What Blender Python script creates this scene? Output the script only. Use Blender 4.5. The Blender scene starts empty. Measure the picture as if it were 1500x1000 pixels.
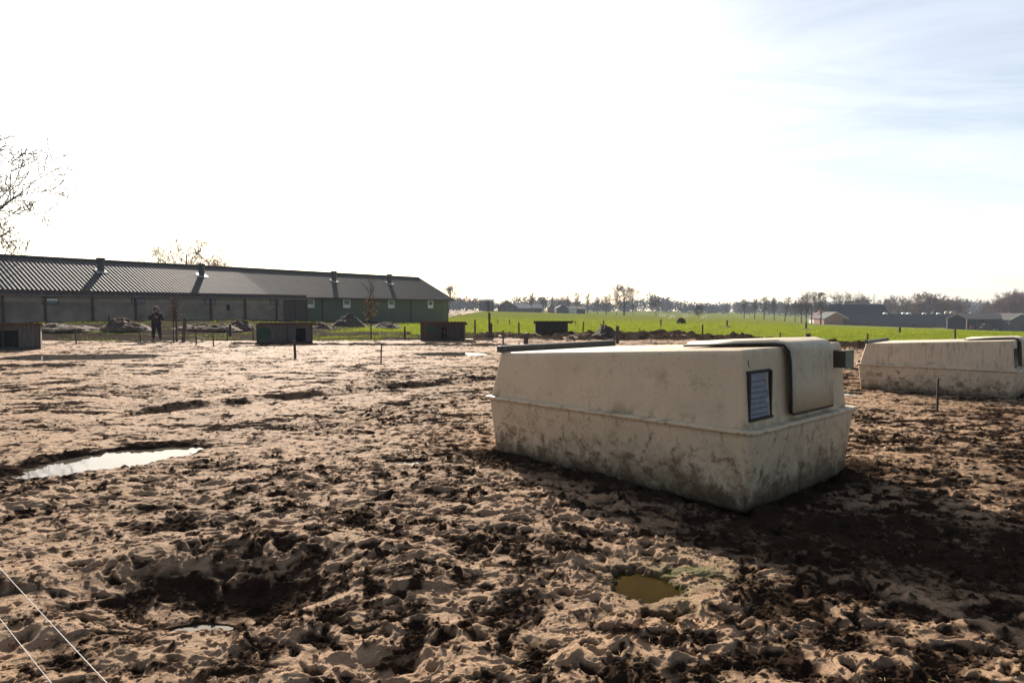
import bpy, bmesh, math, random
import numpy as np
from mathutils import Vector, Matrix
R = math.radians
sc = bpy.context.scene
C = sc.collection
random.seed(7)

# ------------------------------------------------------------ camera, sky, sun
H = 1.62; F = 1008.0; HY = 453.0                      # eye height, focal length in photo px, horizon row
cam_d = bpy.data.cameras.new('camera'); cam = bpy.data.objects.new('camera', cam_d); C.objects.link(cam)
cam_d.sensor_width = 36; cam_d.lens = 36*F/1500; cam_d.clip_start = 0.05; cam_d.clip_end = 5000
cam_d.shift_y = 0.0
PITCH = math.atan((500-HY)/F)
cam.location = (0, 0, H); cam.rotation_euler = (R(90)-PITCH, 0, 0)
sc.camera = cam
SUN_EL = 25.5; SUN_AZ = -16.7                         # degrees, azimuth from +Y towards +X
w = bpy.data.worlds.new('World'); sc.world = w; w.use_nodes = True
nt = w.node_tree; nt.nodes.clear()
sky = nt.nodes.new('ShaderNodeTexSky'); sky.sky_type = 'NISHITA'; sky.sun_disc = False
sky.sun_elevation = R(SUN_EL); sky.sun_rotation = R(SUN_AZ)
sky.air_density = 1.0; sky.dust_density = 1.6; sky.ozone_density = 1.0; sky.altitude = 0
tc = nt.nodes.new('ShaderNodeTexCoord')
sep = nt.nodes.new('ShaderNodeSeparateXYZ'); nt.links.new(tc.outputs['Generated'], sep.inputs[0])
zc = nt.nodes.new('ShaderNodeMath'); zc.operation = 'ADD'; zc.inputs[1].default_value = 0.12; nt.links.new(sep.outputs['Z'], zc.inputs[0])
dx = nt.nodes.new('ShaderNodeMath'); dx.operation = 'DIVIDE'; nt.links.new(sep.outputs['X'], dx.inputs[0]); nt.links.new(zc.outputs[0], dx.inputs[1])
dy = nt.nodes.new('ShaderNodeMath'); dy.operation = 'DIVIDE'; nt.links.new(sep.outputs['Y'], dy.inputs[0]); nt.links.new(zc.outputs[0], dy.inputs[1])
cb = nt.nodes.new('ShaderNodeCombineXYZ'); nt.links.new(dx.outputs[0], cb.inputs[0]); nt.links.new(dy.outputs[0], cb.inputs[1])
mp = nt.nodes.new('ShaderNodeMapping'); mp.inputs['Rotation'].default_value = (0, 0, R(12)); mp.inputs['Scale'].default_value = (0.55, 1.5, 1)
nt.links.new(cb.outputs[0], mp.inputs[0])
nz = nt.nodes.new('ShaderNodeTexNoise'); nz.inputs['Scale'].default_value = 1.1; nz.inputs['Detail'].default_value = 7; nz.inputs['Roughness'].default_value = 0.62; nz.inputs['Distortion'].default_value = 0.7
nt.links.new(mp.outputs[0], nz.inputs['Vector'])
cr = nt.nodes.new('ShaderNodeMapRange'); cr.inputs['From Min'].default_value = 0.42; cr.inputs['From Max'].default_value = 0.72
cr.inputs['To Min'].default_value = 0.0; cr.inputs['To Max'].default_value = 0.55
nt.links.new(nz.outputs['Fac'], cr.inputs['Value'])
# thin bright veil of high cloud: strongest around the sun, weak behind the camera, plus a pale horizon
sdv = (math.sin(R(SUN_AZ))*math.cos(R(SUN_EL)), math.cos(R(SUN_AZ))*math.cos(R(SUN_EL)), math.sin(R(SUN_EL)))
nrm = nt.nodes.new('ShaderNodeVectorMath'); nrm.operation = 'NORMALIZE'; nt.links.new(tc.outputs['Generated'], nrm.inputs[0])
dot = nt.nodes.new('ShaderNodeVectorMath'); dot.operation = 'DOT_PRODUCT'; nt.links.new(nrm.outputs[0], dot.inputs[0]); dot.inputs[1].default_value = sdv
def wm(op, a, b, cl=False):
    x = nt.nodes.new('ShaderNodeMath'); x.operation = op; x.use_clamp = cl
    for i, v in enumerate((a, b)):
        if isinstance(v, (int, float)): x.inputs[i].default_value = v
        elif v is not None: nt.links.new(v, x.inputs[i])
    return x.outputs[0]
def wr(v, a, b, c, d, ty='SMOOTHSTEP'):
    x = nt.nodes.new('ShaderNodeMapRange'); x.interpolation_type = ty
    for i, q in enumerate((a, b, c, d)): x.inputs[i+1].default_value = q
    nt.links.new(v, x.inputs[0]); return x.outputs[0]
g1 = wr(dot.outputs['Value'], .0, .70, .25, 3.3); g2 = wr(dot.outputs['Value'], .80, .99, 0, 3)
veil = wm('ADD', g1, g2)
hor = wr(sep.outputs['Z'], 0.0, .22, 1, 0); hor = wm('MULTIPLY', hor, wr(dot.outputs['Value'], .1, .6, .1, 2.6))
veil = wm('MULTIPLY', veil, wr(cr.outputs[0], 0, .55, .70, 1.5, 'LINEAR'))
veil = wm('ADD', veil, hor)
vc = nt.nodes.new('ShaderNodeVectorMath'); vc.operation = 'SCALE'; vc.inputs[0].default_value = (1.0, .965, .925); nt.links.new(veil, vc.inputs['Scale'])
ad = nt.nodes.new('ShaderNodeVectorMath'); ad.operation = 'ADD'; nt.links.new(sky.outputs[0], ad.inputs[0]); nt.links.new(vc.outputs[0], ad.inputs[1])
bg = nt.nodes.new('ShaderNodeBackground'); bg.inputs['Strength'].default_value = 0.05
nt.links.new(ad.outputs[0], bg.inputs['Color'])
wo = nt.nodes.new('ShaderNodeOutputWorld'); nt.links.new(bg.outputs[0], wo.inputs['Surface'])
sd = bpy.data.lights.new('sun', 'SUN'); sd.energy = 5.0; sd.angle = R(0.5); sd.color = (1, 0.90, 0.78)
sun = bpy.data.objects.new('sun', sd); C.objects.link(sun)
ce = math.cos(R(SUN_EL))
sdir = Vector((math.sin(R(SUN_AZ))*ce, math.cos(R(SUN_AZ))*ce, math.sin(R(SUN_EL))))
sun.rotation_euler = sdir.to_track_quat('Z', 'Y').to_euler()
sc.view_settings.view_transform = 'Standard'; sc.view_settings.look = 'None'
sc.view_settings.gamma = 1; sc.view_settings.use_curve_mapping = False
sc.view_settings.exposure = 1.2

# ------------------------------------------------------------ helpers
def tag(o, label=None, cat=None, group=None, kind=None):
    if label: o['label'] = label
    if cat: o['category'] = cat
    if group: o['group'] = group
    if kind: o['kind'] = kind
    return o
def thing(name, label, cat, loc=(0, 0, 0), rz=0, group=None):
    o = bpy.data.objects.new(name, None); C.objects.link(o); o.location = loc; o.rotation_euler = (0, 0, rz)
    o.empty_display_size = 0.2
    return tag(o, label, cat, group)
def mesh_obj(name, verts, faces, mat, parent=None, smooth=False):
    me = bpy.data.meshes.new(name); me.from_pydata([tuple(v) for v in verts], [], [tuple(f) for f in faces]); me.update()
    if smooth: me.polygons.foreach_set('use_smooth', [True]*len(me.polygons))
    o = bpy.data.objects.new(name, me); C.objects.link(o)
    if mat: me.materials.append(mat)
    if parent: o.parent = parent
    return o
class MB:
    def __init__(s): s.v = []; s.f = []
    def add(s, vs, fs):
        n = len(s.v); s.v += [Vector(v) for v in vs]; s.f += [tuple(i+n for i in f) for f in fs]; return s
    def box(s, c, d, rot=None):
        x, y, z = d[0]/2, d[1]/2, d[2]/2
        vs = [Vector((a*x, b*y, e*z)) for e in (-1, 1) for a, b in ((-1, -1), (1, -1), (1, 1), (-1, 1))]
        if rot is not None: vs = [rot @ v for v in vs]
        return s.add([v+Vector(c) for v in vs], [(0, 3, 2, 1), (4, 5, 6, 7), (0, 1, 5, 4), (1, 2, 6, 5), (2, 3, 7, 6), (3, 0, 4, 7)])
    def tube(s, pts, rs, n=6, cap=True):
        pts = [Vector(p) for p in pts]
        if not hasattr(rs, '__len__'): rs = [rs]*len(pts)
        vs = []; fs = []
        for i, p in enumerate(pts):
            d = (pts[min(i+1, len(pts)-1)]-pts[max(i-1, 0)]).normalized()
            u = d.orthogonal().normalized() if i == 0 else (u-d*u.dot(d)).normalized()
            t = d.cross(u)
            for k in range(n):
                a = 2*math.pi*k/n; vs.append(p+(u*math.cos(a)+t*math.sin(a))*rs[i])
        for i in range(len(pts)-1):
            for k in range(n): fs.append((i*n+k, i*n+(k+1) % n, (i+1)*n+(k+1) % n, (i+1)*n+k))
        if cap: fs.append(tuple(range(n))[::-1]); fs.append(tuple(range((len(pts)-1)*n, len(pts)*n)))
        return s.add(vs, fs)
    def loft(s, rings, cap0=True, cap1=True):
        n = len(rings[0]); vs = [v for r in rings for v in r]; fs = []
        for i in range(len(rings)-1):
            for k in range(n): fs.append((i*n+k, i*n+(k+1) % n, (i+1)*n+(k+1) % n, (i+1)*n+k))
        if cap0: fs.append(tuple(range(n))[::-1])
        if cap1: fs.append(tuple(range((len(rings)-1)*n, len(rings)*n)))
        return s.add(vs, fs)
    def prism(s, poly, ax, t):       # poly: list of 3D points, extruded along vector t
        n = len(poly); vs = [Vector(p) for p in poly]+[Vector(p)+Vector(t) for p in poly]
        fs = [tuple(range(n))[::-1], tuple(range(n, 2*n))]+[(k, (k+1) % n, n+(k+1) % n, n+k) for k in range(n)]
        return s.add(vs, fs)
    def build(s, name, mat, parent=None, smooth=False, bevel=0):
        o = mesh_obj(name, s.v, s.f, mat, parent, smooth)
        if bevel:
            m = o.modifiers.new('bevel', 'BEVEL'); m.width = bevel; m.segments = 2; m.limit_method = 'ANGLE'
        return o

# ------------------------------------------------------------ materials
def col4(c): return (c[0], c[1], c[2], 1)
def mat(name, c1, c2=None, scale=5, rough=0.8, bump=0.0, bscale=None, detail=6, lo=0.35, hi=0.65, stretch=None, spec=0.3, metal=0, transl=0, coord='Object'):
    m = bpy.data.materials.new(name); m.use_nodes = True; n = m.node_tree; b = n.nodes['Principled BSDF']
    b.inputs['Roughness'].default_value = rough; b.inputs['Metallic'].default_value = metal
    b.inputs['Specular IOR Level'].default_value = spec
    t = n.nodes.new('ShaderNodeTexCoord'); mp = n.nodes.new('ShaderNodeMapping'); n.links.new(t.outputs[coord], mp.inputs[0])
    if stretch: mp.inputs['Scale'].default_value = stretch
    z = n.nodes.new('ShaderNodeTexNoise'); z.inputs['Scale'].default_value = scale; z.inputs['Detail'].default_value = detail; z.inputs['Roughness'].default_value = 0.65
    n.links.new(mp.outputs[0], z.inputs['Vector'])
    r = n.nodes.new('ShaderNodeValToRGB'); r.color_ramp.elements[0].position = lo; r.color_ramp.elements[1].position = hi
    r.color_ramp.elements[0].color = col4(c1); r.color_ramp.elements[1].color = col4(c2 or [x*0.8 for x in c1])
    n.links.new(z.outputs['Fac'], r.inputs[0]); n.links.new(r.outputs[0], b.inputs['Base Color'])
    if bump:
        z2 = n.nodes.new('ShaderNodeTexNoise'); z2.inputs['Scale'].default_value = bscale or scale*4; z2.inputs['Detail'].default_value = 5
        n.links.new(mp.outputs[0], z2.inputs['Vector'])
        bp = n.nodes.new('ShaderNodeBump'); bp.inputs['Strength'].default_value = bump; bp.inputs['Distance'].default_value = 0.02
        n.links.new(z2.outputs['Fac'], bp.inputs['Height']); n.links.new(bp.outputs[0], b.inputs['Normal'])
    if transl:
        tr = n.nodes.new('ShaderNodeBsdfTranslucent'); n.links.new(r.outputs[0], tr.inputs['Color'])
        mx = n.nodes.new('ShaderNodeMixShader'); mx.inputs[0].default_value = transl
        n.links.new(b.outputs[0], mx.inputs[1]); n.links.new(tr.outputs[0], mx.inputs[2])
        n.links.new(mx.outputs[0], n.nodes['Material Output'].inputs['Surface'])
    return m
class NG:                                             # tiny node-graph helper
    def __init__(s, m): s.n = m.node_tree.nodes; s.l = m.node_tree.links
    def mk(s, t, **k):
        x = s.n.new(t)
        for a, v in k.items(): setattr(x, a, v)
        return x
    def noise(s, vec, scale, detail=5, rough=0.6, dist=0):
        x = s.mk('ShaderNodeTexNoise'); x.inputs['Scale'].default_value = scale; x.inputs['Detail'].default_value = detail
        x.inputs['Roughness'].default_value = rough; x.inputs['Distortion'].default_value = dist
        if vec is not None: s.l.new(vec, x.inputs['Vector'])
        return x.outputs['Fac']
    def rng(s, v, a, b, c=0, d=1):
        x = s.mk('ShaderNodeMapRange'); x.inputs[1].default_value = a; x.inputs[2].default_value = b; x.inputs[3].default_value = c; x.inputs[4].default_value = d
        s.l.new(v, x.inputs[0]); return x.outputs[0]
    def math(s, op, a, b=None, clamp=False):
        x = s.mk('ShaderNodeMath', operation=op, use_clamp=clamp)
        for i, v in enumerate((a, b)):
            if v is None: continue
            if isinstance(v, (int, float)): x.inputs[i].default_value = v
            else: s.l.new(v, x.inputs[i])
        return x.outputs[0]
    def mix(s, f, a, b):
        x = s.mk('ShaderNodeMix', data_type='RGBA')
        for k, v in (('Factor', f), ('A', a), ('B', b)):
            if isinstance(v, (int, float)): x.inputs[k].default_value = v
            elif isinstance(v, tuple): x.inputs[k].default_value = col4(v)
            else: s.l.new(v, x.inputs[k])
        return x.outputs['Result']

# ------------------------------------------------------------ terrain
rs = np.random.RandomState(11)
TAB = rs.rand(512, 512).astype(np.float32)
RT = [rs.rand(512, 512).astype(np.float32) for _ in range(6)]
def vn(x, y, s=0):
    x = x+s*17.31; y = y+s*9.77
    xi = np.floor(x).astype(np.int64); yi = np.floor(y).astype(np.int64)
    fx = (x-xi).astype(np.float32); fy = (y-yi).astype(np.float32)
    fx = fx*fx*(3-2*fx); fy = fy*fy*(3-2*fy)
    x0 = xi & 511; x1 = (xi+1) & 511; y0 = yi & 511; y1 = (yi+1) & 511
    a = TAB[x0, y0]; b = TAB[x1, y0]; c = TAB[x0, y1]; d = TAB[x1, y1]
    return (a+(b-a)*fx)*(1-fy)+(c+(d-c)*fx)*fy
def fbm(x, y, f, o=4, s=0, g=0.5):
    t = 0; a = 1; n = 0
    for i in range(o):
        ca, sa = math.cos(i*0.9+s), math.sin(i*0.9+s)
        t = t+a*vn((x*ca-y*sa)*f, (x*sa+y*ca)*f, s+i*3); n += a; a *= g; f *= 2.03
    return t/n
def sst(a, b, x):
    t = np.clip((x-a)/(b-a), 0, 1); return t*t*(3-2*t)
def pits(x, y, cell, prob, r0, r1, seed, asp=0.45, rim=0.25):
    """hoof prints: per cell one elliptical hollow with a pushed-up rim"""
    gx = x/cell; gy = y/cell; ix = np.floor(gx).astype(np.int64); iy = np.floor(gy).astype(np.int64)
    pit = np.zeros_like(x); rm = np.zeros_like(x)
    for ox in (-1, 0, 1):
        for oy in (-1, 0, 1):
            cx = ix+ox; cy = iy+oy; a = (cx+seed*37) & 511; b = (cy+seed*91) & 511
            px = (cx+0.15+0.7*RT[0][a, b])*cell-x; py = (cy+0.15+0.7*RT[1][a, b])*cell-y
            th = RT[2][a, b]*6.283; q = 1-asp*RT[3][a, b]
            c = np.cos(th); s = np.sin(th)
            r = (r0+(r1-r0)*RT[4][a, b]); on = (RT[5][a, b] < prob)
            d = np.sqrt(((px*c+py*s))**2+((-px*s+py*c)/q)**2)/r
            e = (1-sst(0.35, 1.05, d))*on*(0.5+0.5*RT[3][b, a])
            pit = np.maximum(pit, e); rm = rm+np.exp(-((d-1.2)/0.25)**2)*on*RT[2][b, a]
    return -pit+rim*np.minimum(rm, 1.3)
KU = [-1, -.1, -.05, .15, .35, .45, .75, 1.3]; KK = [0, 0, .003, -.0034, -.0093, -.0187, -.032, -.036]
def base_z(X, Y):
    X = np.asarray(X, float); Y = np.asarray(Y, float)
    u = X/np.maximum(Y, 1)
    z = np.interp(u, KU, KK)*np.clip(Y-45, 0, 295)
    z = z+0.68*sst(37, 50, Y+(-X-25)*0.35)*sst(9, 27, -X)*(1-sst(90, 140, Y))
    return z
def gz(x, y): return float(base_z(x, y))
def gp(px, py, dz=0):                                 # photo pixel -> ground point, by marching the base terrain
    dX = (px-750)/F; dZ = -((py-HY)/F)
    lo, t = 0.5, 0.5
    while t < 2000:
        if H+dZ*t < gz(dX*t, t)+dz: break
        lo = t; t *= 1.02
    hi = t
    for _ in range(30):
        m = (lo+hi)/2
        if H+dZ*m < gz(dX*m, m)+dz: hi = m
        else: lo = m
    return Vector((dX*hi, hi, gz(dX*hi, hi)))
def at(px, py, Y): return Vector(((px-750)/F*Y, Y, H-(py-HY)/F*Y))
# puddles: centre px, py, half length, half width (m), angle deg (from +X), water level, irregularity
PUD = [('main', -4.40, 7.42, .86, .46, 52, -.03), ('brown', .78, 4.12, .21, .25, 15, -.06), ('brownsmall', .82, 3.66, .085, .085, 0, -.075),
       ('pit', -1.64, 3.56, .19, .085, 0, -.085), ('far', -2.2, 25.0, 1.2, .95, 0, -.012), ('left', -14.7, 23.4, 2.3, 1.3, 4, -.01),
       ('faint', -1.15, 7.25, .22, .13, 20, -.02), ('faint2', -.80, 7.60, .14, .08, 20, -.02), ('tiny', 6.5, 13.3, .28, .22, 0, -.03),
       ('b1', -7.5, 37.0, 2.2, .9, 0, -.012), ('b2', .4, 32.2, .8, .6, 0, -.012), ('b3', 4.2, 41.0, 1.8, .6, 0, -.012), ('b4', 9.2, 40.0, 2.0, .5, 0, -.012),
       ('b5', -10.7, 44.5, 3.4, 1.1, 0, -.012), ('b6', -18.5, 34.4, 1.7, .6, 0, -.012), ('b7', -2.2, 38.6, 1.6, .7, 0, -.012), ('b8', -6.8, 42.0, 2.6, .7, 0, -.012),
       ('b9', 1.6, 41.5, 1.2, .6, 0, -.012)]
GB = ([-60, -6, 11, 15.2, 22, 40, 90], [44, 44, 44, 31.2, 27, 25, 22])   # near edge of the green field
def bowl(X, Y, cx, cy, rx, ry, ang=0, p=2):
    a = R(ang); c, s = math.cos(a), math.sin(a); x = X-cx; y = Y-cy
    return np.sqrt(((x*c+y*s)/rx)**2+((-x*s+y*c)/ry)**2)
O1 = np.array([1.925, 5.555]); L1 = np.array([-.686, .728]); W1 = np.array([.729, .685])
def terrain(X, Y):
    D = np.sqrt(X*X+Y*Y)
    z = base_z(X, Y)
    wx = X+0.17*(fbm(X, Y, 5.5, 3, 1, .6)-.5)+.018*(vn(X*19, Y*19, 4)-.5); wy = Y+0.17*(fbm(X, Y, 5.5, 3, 2, .6)-.5)+.018*(vn(X*19, Y*19, 5)-.5)
    # churn: how much the soil is trampled
    churn = fbm(X, Y, 0.36, 3, 3)
    churn = sst(.36, .62, churn+0.16*sst(9, 4, Y)+0.10*sst(-4, 3, X)-0.12*sst(14, 24, Y)-0.10*sst(-2, -5, X)*sst(5, 7, Y))
    tr = np.abs(Y-(14.4+1.12*(X+.7)))/1.5                 # smooth wheel track crossing the middle
    churn = churn*(1-0.85*np.exp(-(tr/.55)**2)*(X < .5)*(X > -7))
    n_f = sst(40, 12, D)                              # fade what the grid can not carry
    h = 0.085*(fbm(X, Y, .45, 3, 5)-.5)+0.045*(fbm(X, Y, 1.5, 3, 6)-.5)
    amp = (0.62+0.50*churn)*(1-.75*np.exp(-(tr/.5)**2)*(X < .5)*(X > -7))*(1-.35*sst(-3.5, -5.5, X)*sst(6, 8, Y)*sst(14, 11, Y))
    q1 = pits(wx, wy, .22, .46, .045, .10, 1, asp=.62, rim=.22); h = h+amp*0.036*q1
    q2 = pits(wx+3.3, wy+1.7, .13, .50, .032, .065, 2, rim=.25); h = h+amp*0.034*q2*n_f
    q3 = pits(wx+7.3, wy-1.7, .52, .42, .12, .22, 3, rim=.25); h = h+churn*0.018*q3
    l0 = fbm(wx*.72, wy*1.2, 6.6, 3, 8, .55)-.5; h = h+amp*.070*(fbm(wx*.72, (wy+.12*l0)*1.2, 6.6, 4, 8, .55)-.5)
    cm = sst(.46, .62, fbm(X, Y, 5.0, 4, 12, .6))*(.30+.70*churn)
    big = np.maximum(0, pits(wx+1.1, wy+2.2, .16, .45, .035, .075, 7, asp=.5, rim=0)*-1)
    h = h+np.minimum(big, .75)*(.008+.018*cm)*(.8+.4*vn(X*28, Y*28, 17))
    clod = np.maximum(0, pits(wx, wy, .075, .55, .018, .04, 5, rim=0)*-1)
    h = h+clod*0.021*(.22+.85*cm)*sst(24, 8, D)
    cr_ = fbm(wx, wy, 24, 3, 9, .7)-.5
    h = h+cr_*(.014+.026*cm)*sst(22, 8, D)+(fbm(X, Y, 11, 2, 10)-.5)*(.012+.024*cm)
    pad = 1-sst(46, 60, Y)*1.0
    h = h*pad*np.clip(1.25-.02*Y, .35, 1.1)*(.84+.16*sst(4, 7, Y))
    # big hollow bottom-left with raised far lip
    d = bowl(X, Y, -1.72, 3.95, .95, .62, 10); h = h-0.19*(1-sst(.15, 1.05, d)); h = h+.05*np.exp(-((d-1.25)/.25)**2)*(Y > 3.9)
    d = bowl(X, Y, -2.35, 3.25, .35, .26, 0); h = h-0.07*(1-sst(.2, 1.05, d))
    d = bowl(X, Y, -.55, 3.05, .34, .25, 0); h = h-0.06*(1-sst(.2, 1.05, d))
    edge = 1-sst(.0, .5, np.abs(fbm(wx, wy, 6.5, 3, 77, .6)-.5)*6)
    damp_shade = (np.clip(-q1, 0, 1)*.85+np.clip(-q2, 0, 1)*.6*n_f+np.clip(-q3, 0, 1)*.35)*(.6+.4*churn)+big*.7*(.5+.5*cm)+clod*.5*cm+cm*.18+.06*churn+edge*.16*(.4+.6*churn)-1.15*l0*(.45+.55*churn)+.04+.34*(1-sst(.2, 1.2, bowl(X, Y, -1.72, 4.15, 1.0, .62, 10)))*1+.10*sst(5.5, 3.2, Y)*sst(.42, .6, fbm(X, Y, 5.5, 4, 73))+.65*sst(.53, .66, fbm(X*.6, Y*1.1, 2.6, 5, 91, .72))*sst(6, 10, Y)*(1-.6*sst(18, 26, Y)*(X > -10))  # prints, low spots and left hollow darkened: damp soil plus painted-in shade
    for nm, cx, cy, rx, ry, an, lv in PUD:
        d = bowl(wx, wy, cx, cy, rx, ry, an)+(.36 if 'brown' not in nm else .62)*(fbm(X, Y, 1.5/max(ry, .2), 5, 20, .62)-.5)*2
        k = 1-sst(.82, 1.18, d); kk = (1-sst(1.0, 2.1, d))*.9; h = h*(1-kk)+kk*((.45 if ry < .7 else .12)*h+lv*.5+.006); h = np.where((d > 1.0) & (d < 1.75), np.maximum(h, lv+.004+.05*(d-1.0)*fbm(X, Y, 9, 2, 66)), h); h = h*(1-k)+k*(lv-.035)
        rimk = np.exp(-((d-1.25)/.22)**2)
        if nm in ('main', 'left'):
            back = sst(-.1, .4, .25*(vn(X*3, Y*3, 8)-.5)+(-(X-cx)*math.sin(R(an))+(Y-cy)*math.cos(R(an)))/ry)
            if nm == 'left': back = back*0
            lumps = 2.0*sst(.36, .66, fbm(X, Y, 4.5, 4, 23, .65))
            h = h+rimk*back*(.020 if nm == 'main' else .0)*lumps; damp_shade = np.maximum(damp_shade, back*np.exp(-((d-1.25)/.35)**2)*(.25+.6*np.minimum(lumps, 1.2))*(.5+.6*fbm(X, Y, 9, 3, 24)))
        damp_shade = np.maximum(damp_shade, (1-sst(1.0, 1.35, d))*.85)
    ck = np.exp(-bowl(X, Y, -13.2, 19.6, 2.6, .75, 8)**2)*sst(.38, .56, fbm(X, Y, 2.2, 4, 87)); h = h+ck*.17*fbm(X, Y, 3.2, 4, 88, .65); damp_shade = np.maximum(damp_shade, ck)
    # brown pool banks: smooth low ridge around
    d = bowl(X, Y, .8, 4.05, .55, .55, 0); damp_shade = damp_shade*(1-.5*(d < 1.1))
    # ruts
    rut = (Y-(15.9+0.98*(X+.6)))/1.4; h = h-0.05*np.exp(-(rut/.25)**2)*(X < 1)*(X > -6)+.05*np.exp(-((rut-.45)/.22)**2)*(X < 1)*(X > -6)*(2*fbm(X, Y, 6, 4, 31, .65)-.4)
    damp_shade = np.maximum(damp_shade, .8*np.exp(-((rut-.2)/.4)**2)*(X < 1)*(X > -6)*sst(.4, .6, fbm(X, Y, 1.3, 2, 33)))
    rut = (Y-(31.5-0.10*(X+8))); damp_shade = np.maximum(damp_shade, .9*np.exp(-(rut/.5)**2)*(X > -13)*(X < 3)); h = h+.10*np.exp(-((rut)/.4)**2)*(X > -13)*(X < 3)*(.3+fbm(X, Y, 2, 2, 31))
    # mud strip before the field
    gb = np.interp(X, *GB)+1.2*(fbm(X, Y, .5, 3, 40)-.5)
    gb = gb+.9*(fbm(X, Y, 1.6, 3, 45)-.5); wd = np.interp(X, [-6, 3, 12, 20], [2.0, 8, 8, 4.5])
    mud = sst(gb-wd-1.5, gb-wd+1, Y)*(1-sst(gb-.2, gb+.6, Y))*(X > -7)
    lumps = fbm(X, Y, 1.6, 4, 41); h = h+mud*.34*np.maximum(0, lumps-.45)*2; h = h+.16*np.exp(-((Y-gb+.3)/.7)**2)*(X > 2)*(.4+1.2*fbm(X, Y, 1.4, 3, 42))
    damp_shade = np.maximum(damp_shade, mud*sst(.38, .5, fbm(X, Y, .6, 3, 43)+.12))
    grass = sst(gb-.3, gb+.5, Y+.8*(vn(X*3, Y*3, 44)-.5))*(X > -7)
    # left part: rough grass and mud between the paddock and the long barn
    le = 35.6+1.0*(fbm(X, Y, .4, 3, 50)-.5)+.02*X
    left = sst(le, le+.8, Y)*(X <= -1)
    strip = sst(.49, .62, fbm(X*.45, Y, .55, 5, 51, .7))*(.15+.65*fbm(X, Y, 2.0, 3, 53))
    green_l = np.clip(strip+sst(-13.5, -11, X)*sst(48, 52, Y), 0, 1)
    grass = np.where(X > -7, np.maximum(grass, 0), left*green_l*(1-.5*sst(-12, -15, X)))
    grass = np.where((X <= -1) & (X > -7), np.maximum(grass, left*strip*.8*(Y < 44)*(Y > 40)), grass)
    damp_shade = np.maximum(damp_shade, left*(1-grass)*.95*(X < 0)*(Y < 80))
    h = h+left*(Y < 60)*.16*(fbm(X, Y, .8, 3, 52)-.5)
    # right-hand part of the paddock is darker, fresher soil
    damp_shade = np.clip(damp_shade+.26*sst(-.6, 4.5, X)*sst(11, 5, Y)*(.5+fbm(X, Y, 1.0, 3, 60))+.28*sst(4.5, 8, X)*sst(22, 8, Y), 0, 1)
    # the ground under and around the huts is trodden level
    q = np.stack([X-O1[0], Y-O1[1]]); a = q[0]*L1[0]+q[1]*L1[1]; b = q[0]*W1[0]+q[1]*W1[1]
    inside = np.maximum(np.maximum(-a, a-3.0), np.maximum(-b, b-2.0)); k = 1-sst(-.15, .35, inside)
    zt = -.10*np.clip(1-a/3, 0, 1)-.012; h = h*(1-k)+k*(zt+.35*h)+.075*np.exp(-((inside-.06)/.10)**2)*sst(.40, .65, fbm(X, Y, 5, 4, 62, .65))
    damp_shade = np.maximum(damp_shade, (1-sst(.0, .95, inside+.35*(fbm(X, Y, 3.5, 4, 63)-.5)))*(.45+.45*fbm(X, Y, 5, 4, 64))); sh = np.exp(-(bowl(X, Y, 2.6, 4.75, 1.9, .95, -25))**4); damp_shade = np.maximum(damp_shade, sh*(.36+.50*fbm(X, Y, 4.5, 4, 61, .65)))  # hut's shade painted into the soil: band at its foot, blob over its shadow
    q = np.stack([X-9.2, Y-12.5]); a = q[0]*-.77+q[1]*.64; b = q[0]*.64+q[1]*.77
    inside = np.maximum(np.maximum(-a, a-2.7), np.maximum(-b, b-1.9)); k = 1-sst(-.15, .4, inside); h = h*(1-k)+k*(-.03+.3*h)
    alg = np.exp(-bowl(X, Y, 1.12, 4.28, .22, .22)**2*1.2)*sst(.4, .6, fbm(X, Y, 7, 3, 70))+.35*np.exp(-bowl(X, Y, .95, 3.95, .5, .35)**2)*sst(.45, .6, fbm(X, Y, 5, 3, 71))
    return z+h, np.clip(damp_shade, 0, 1), np.clip(grass, 0, 1), np.clip(alg, 0, 1)

def make_ground(NR=1250, NC=1900):
    s = 1.5
    inv = np.concatenate([np.linspace(1/2.5, 1/4.2, 120, endpoint=False), np.linspace(1/4.2, 1/1200., NR-120)])
    D = 1/inv; Y = D-s
    t = np.linspace(-1, 1, NC); u = np.sign(t)*(0.80*np.abs(t)+0.65*np.abs(t)**5)
    YY, UU = np.meshgrid(Y, u, indexing='ij'); XX = UU*(YY+s)
    Z, dm, gr, al = terrain(XX.ravel(), YY.ravel())
    co = np.empty((NR*NC, 3), np.float32); co[:, 0] = XX.ravel(); co[:, 1] = YY.ravel(); co[:, 2] = Z
    i = np.arange((NR-1)*(NC-1)); r = i//(NC-1); c = i % (NC-1); v0 = r*NC+c
    q = np.stack([v0, v0+1, v0+NC+1, v0+NC], 1).astype(np.int32)
    me = bpy.data.meshes.new('ground'); me.vertices.add(len(co)); me.vertices.foreach_set('co', co.ravel())
    me.loops.add(q.size); me.loops.foreach_set('vertex_index', q.ravel())
    me.polygons.add(len(q)); me.polygons.foreach_set('loop_start', np.arange(0, q.size, 4, dtype=np.int32))
    me.update(calc_edges=True)
    me.polygons.foreach_set('use_smooth', np.ones(len(q), bool))
    for nm, arr in (('damp_shade', dm), ('grass', gr), ('algae', al)):
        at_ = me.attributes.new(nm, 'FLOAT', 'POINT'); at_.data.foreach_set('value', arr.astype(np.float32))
    o = bpy.data.objects.new('ground', me); C.objects.link(o); tag(o, kind='structure')
    return o
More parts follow.
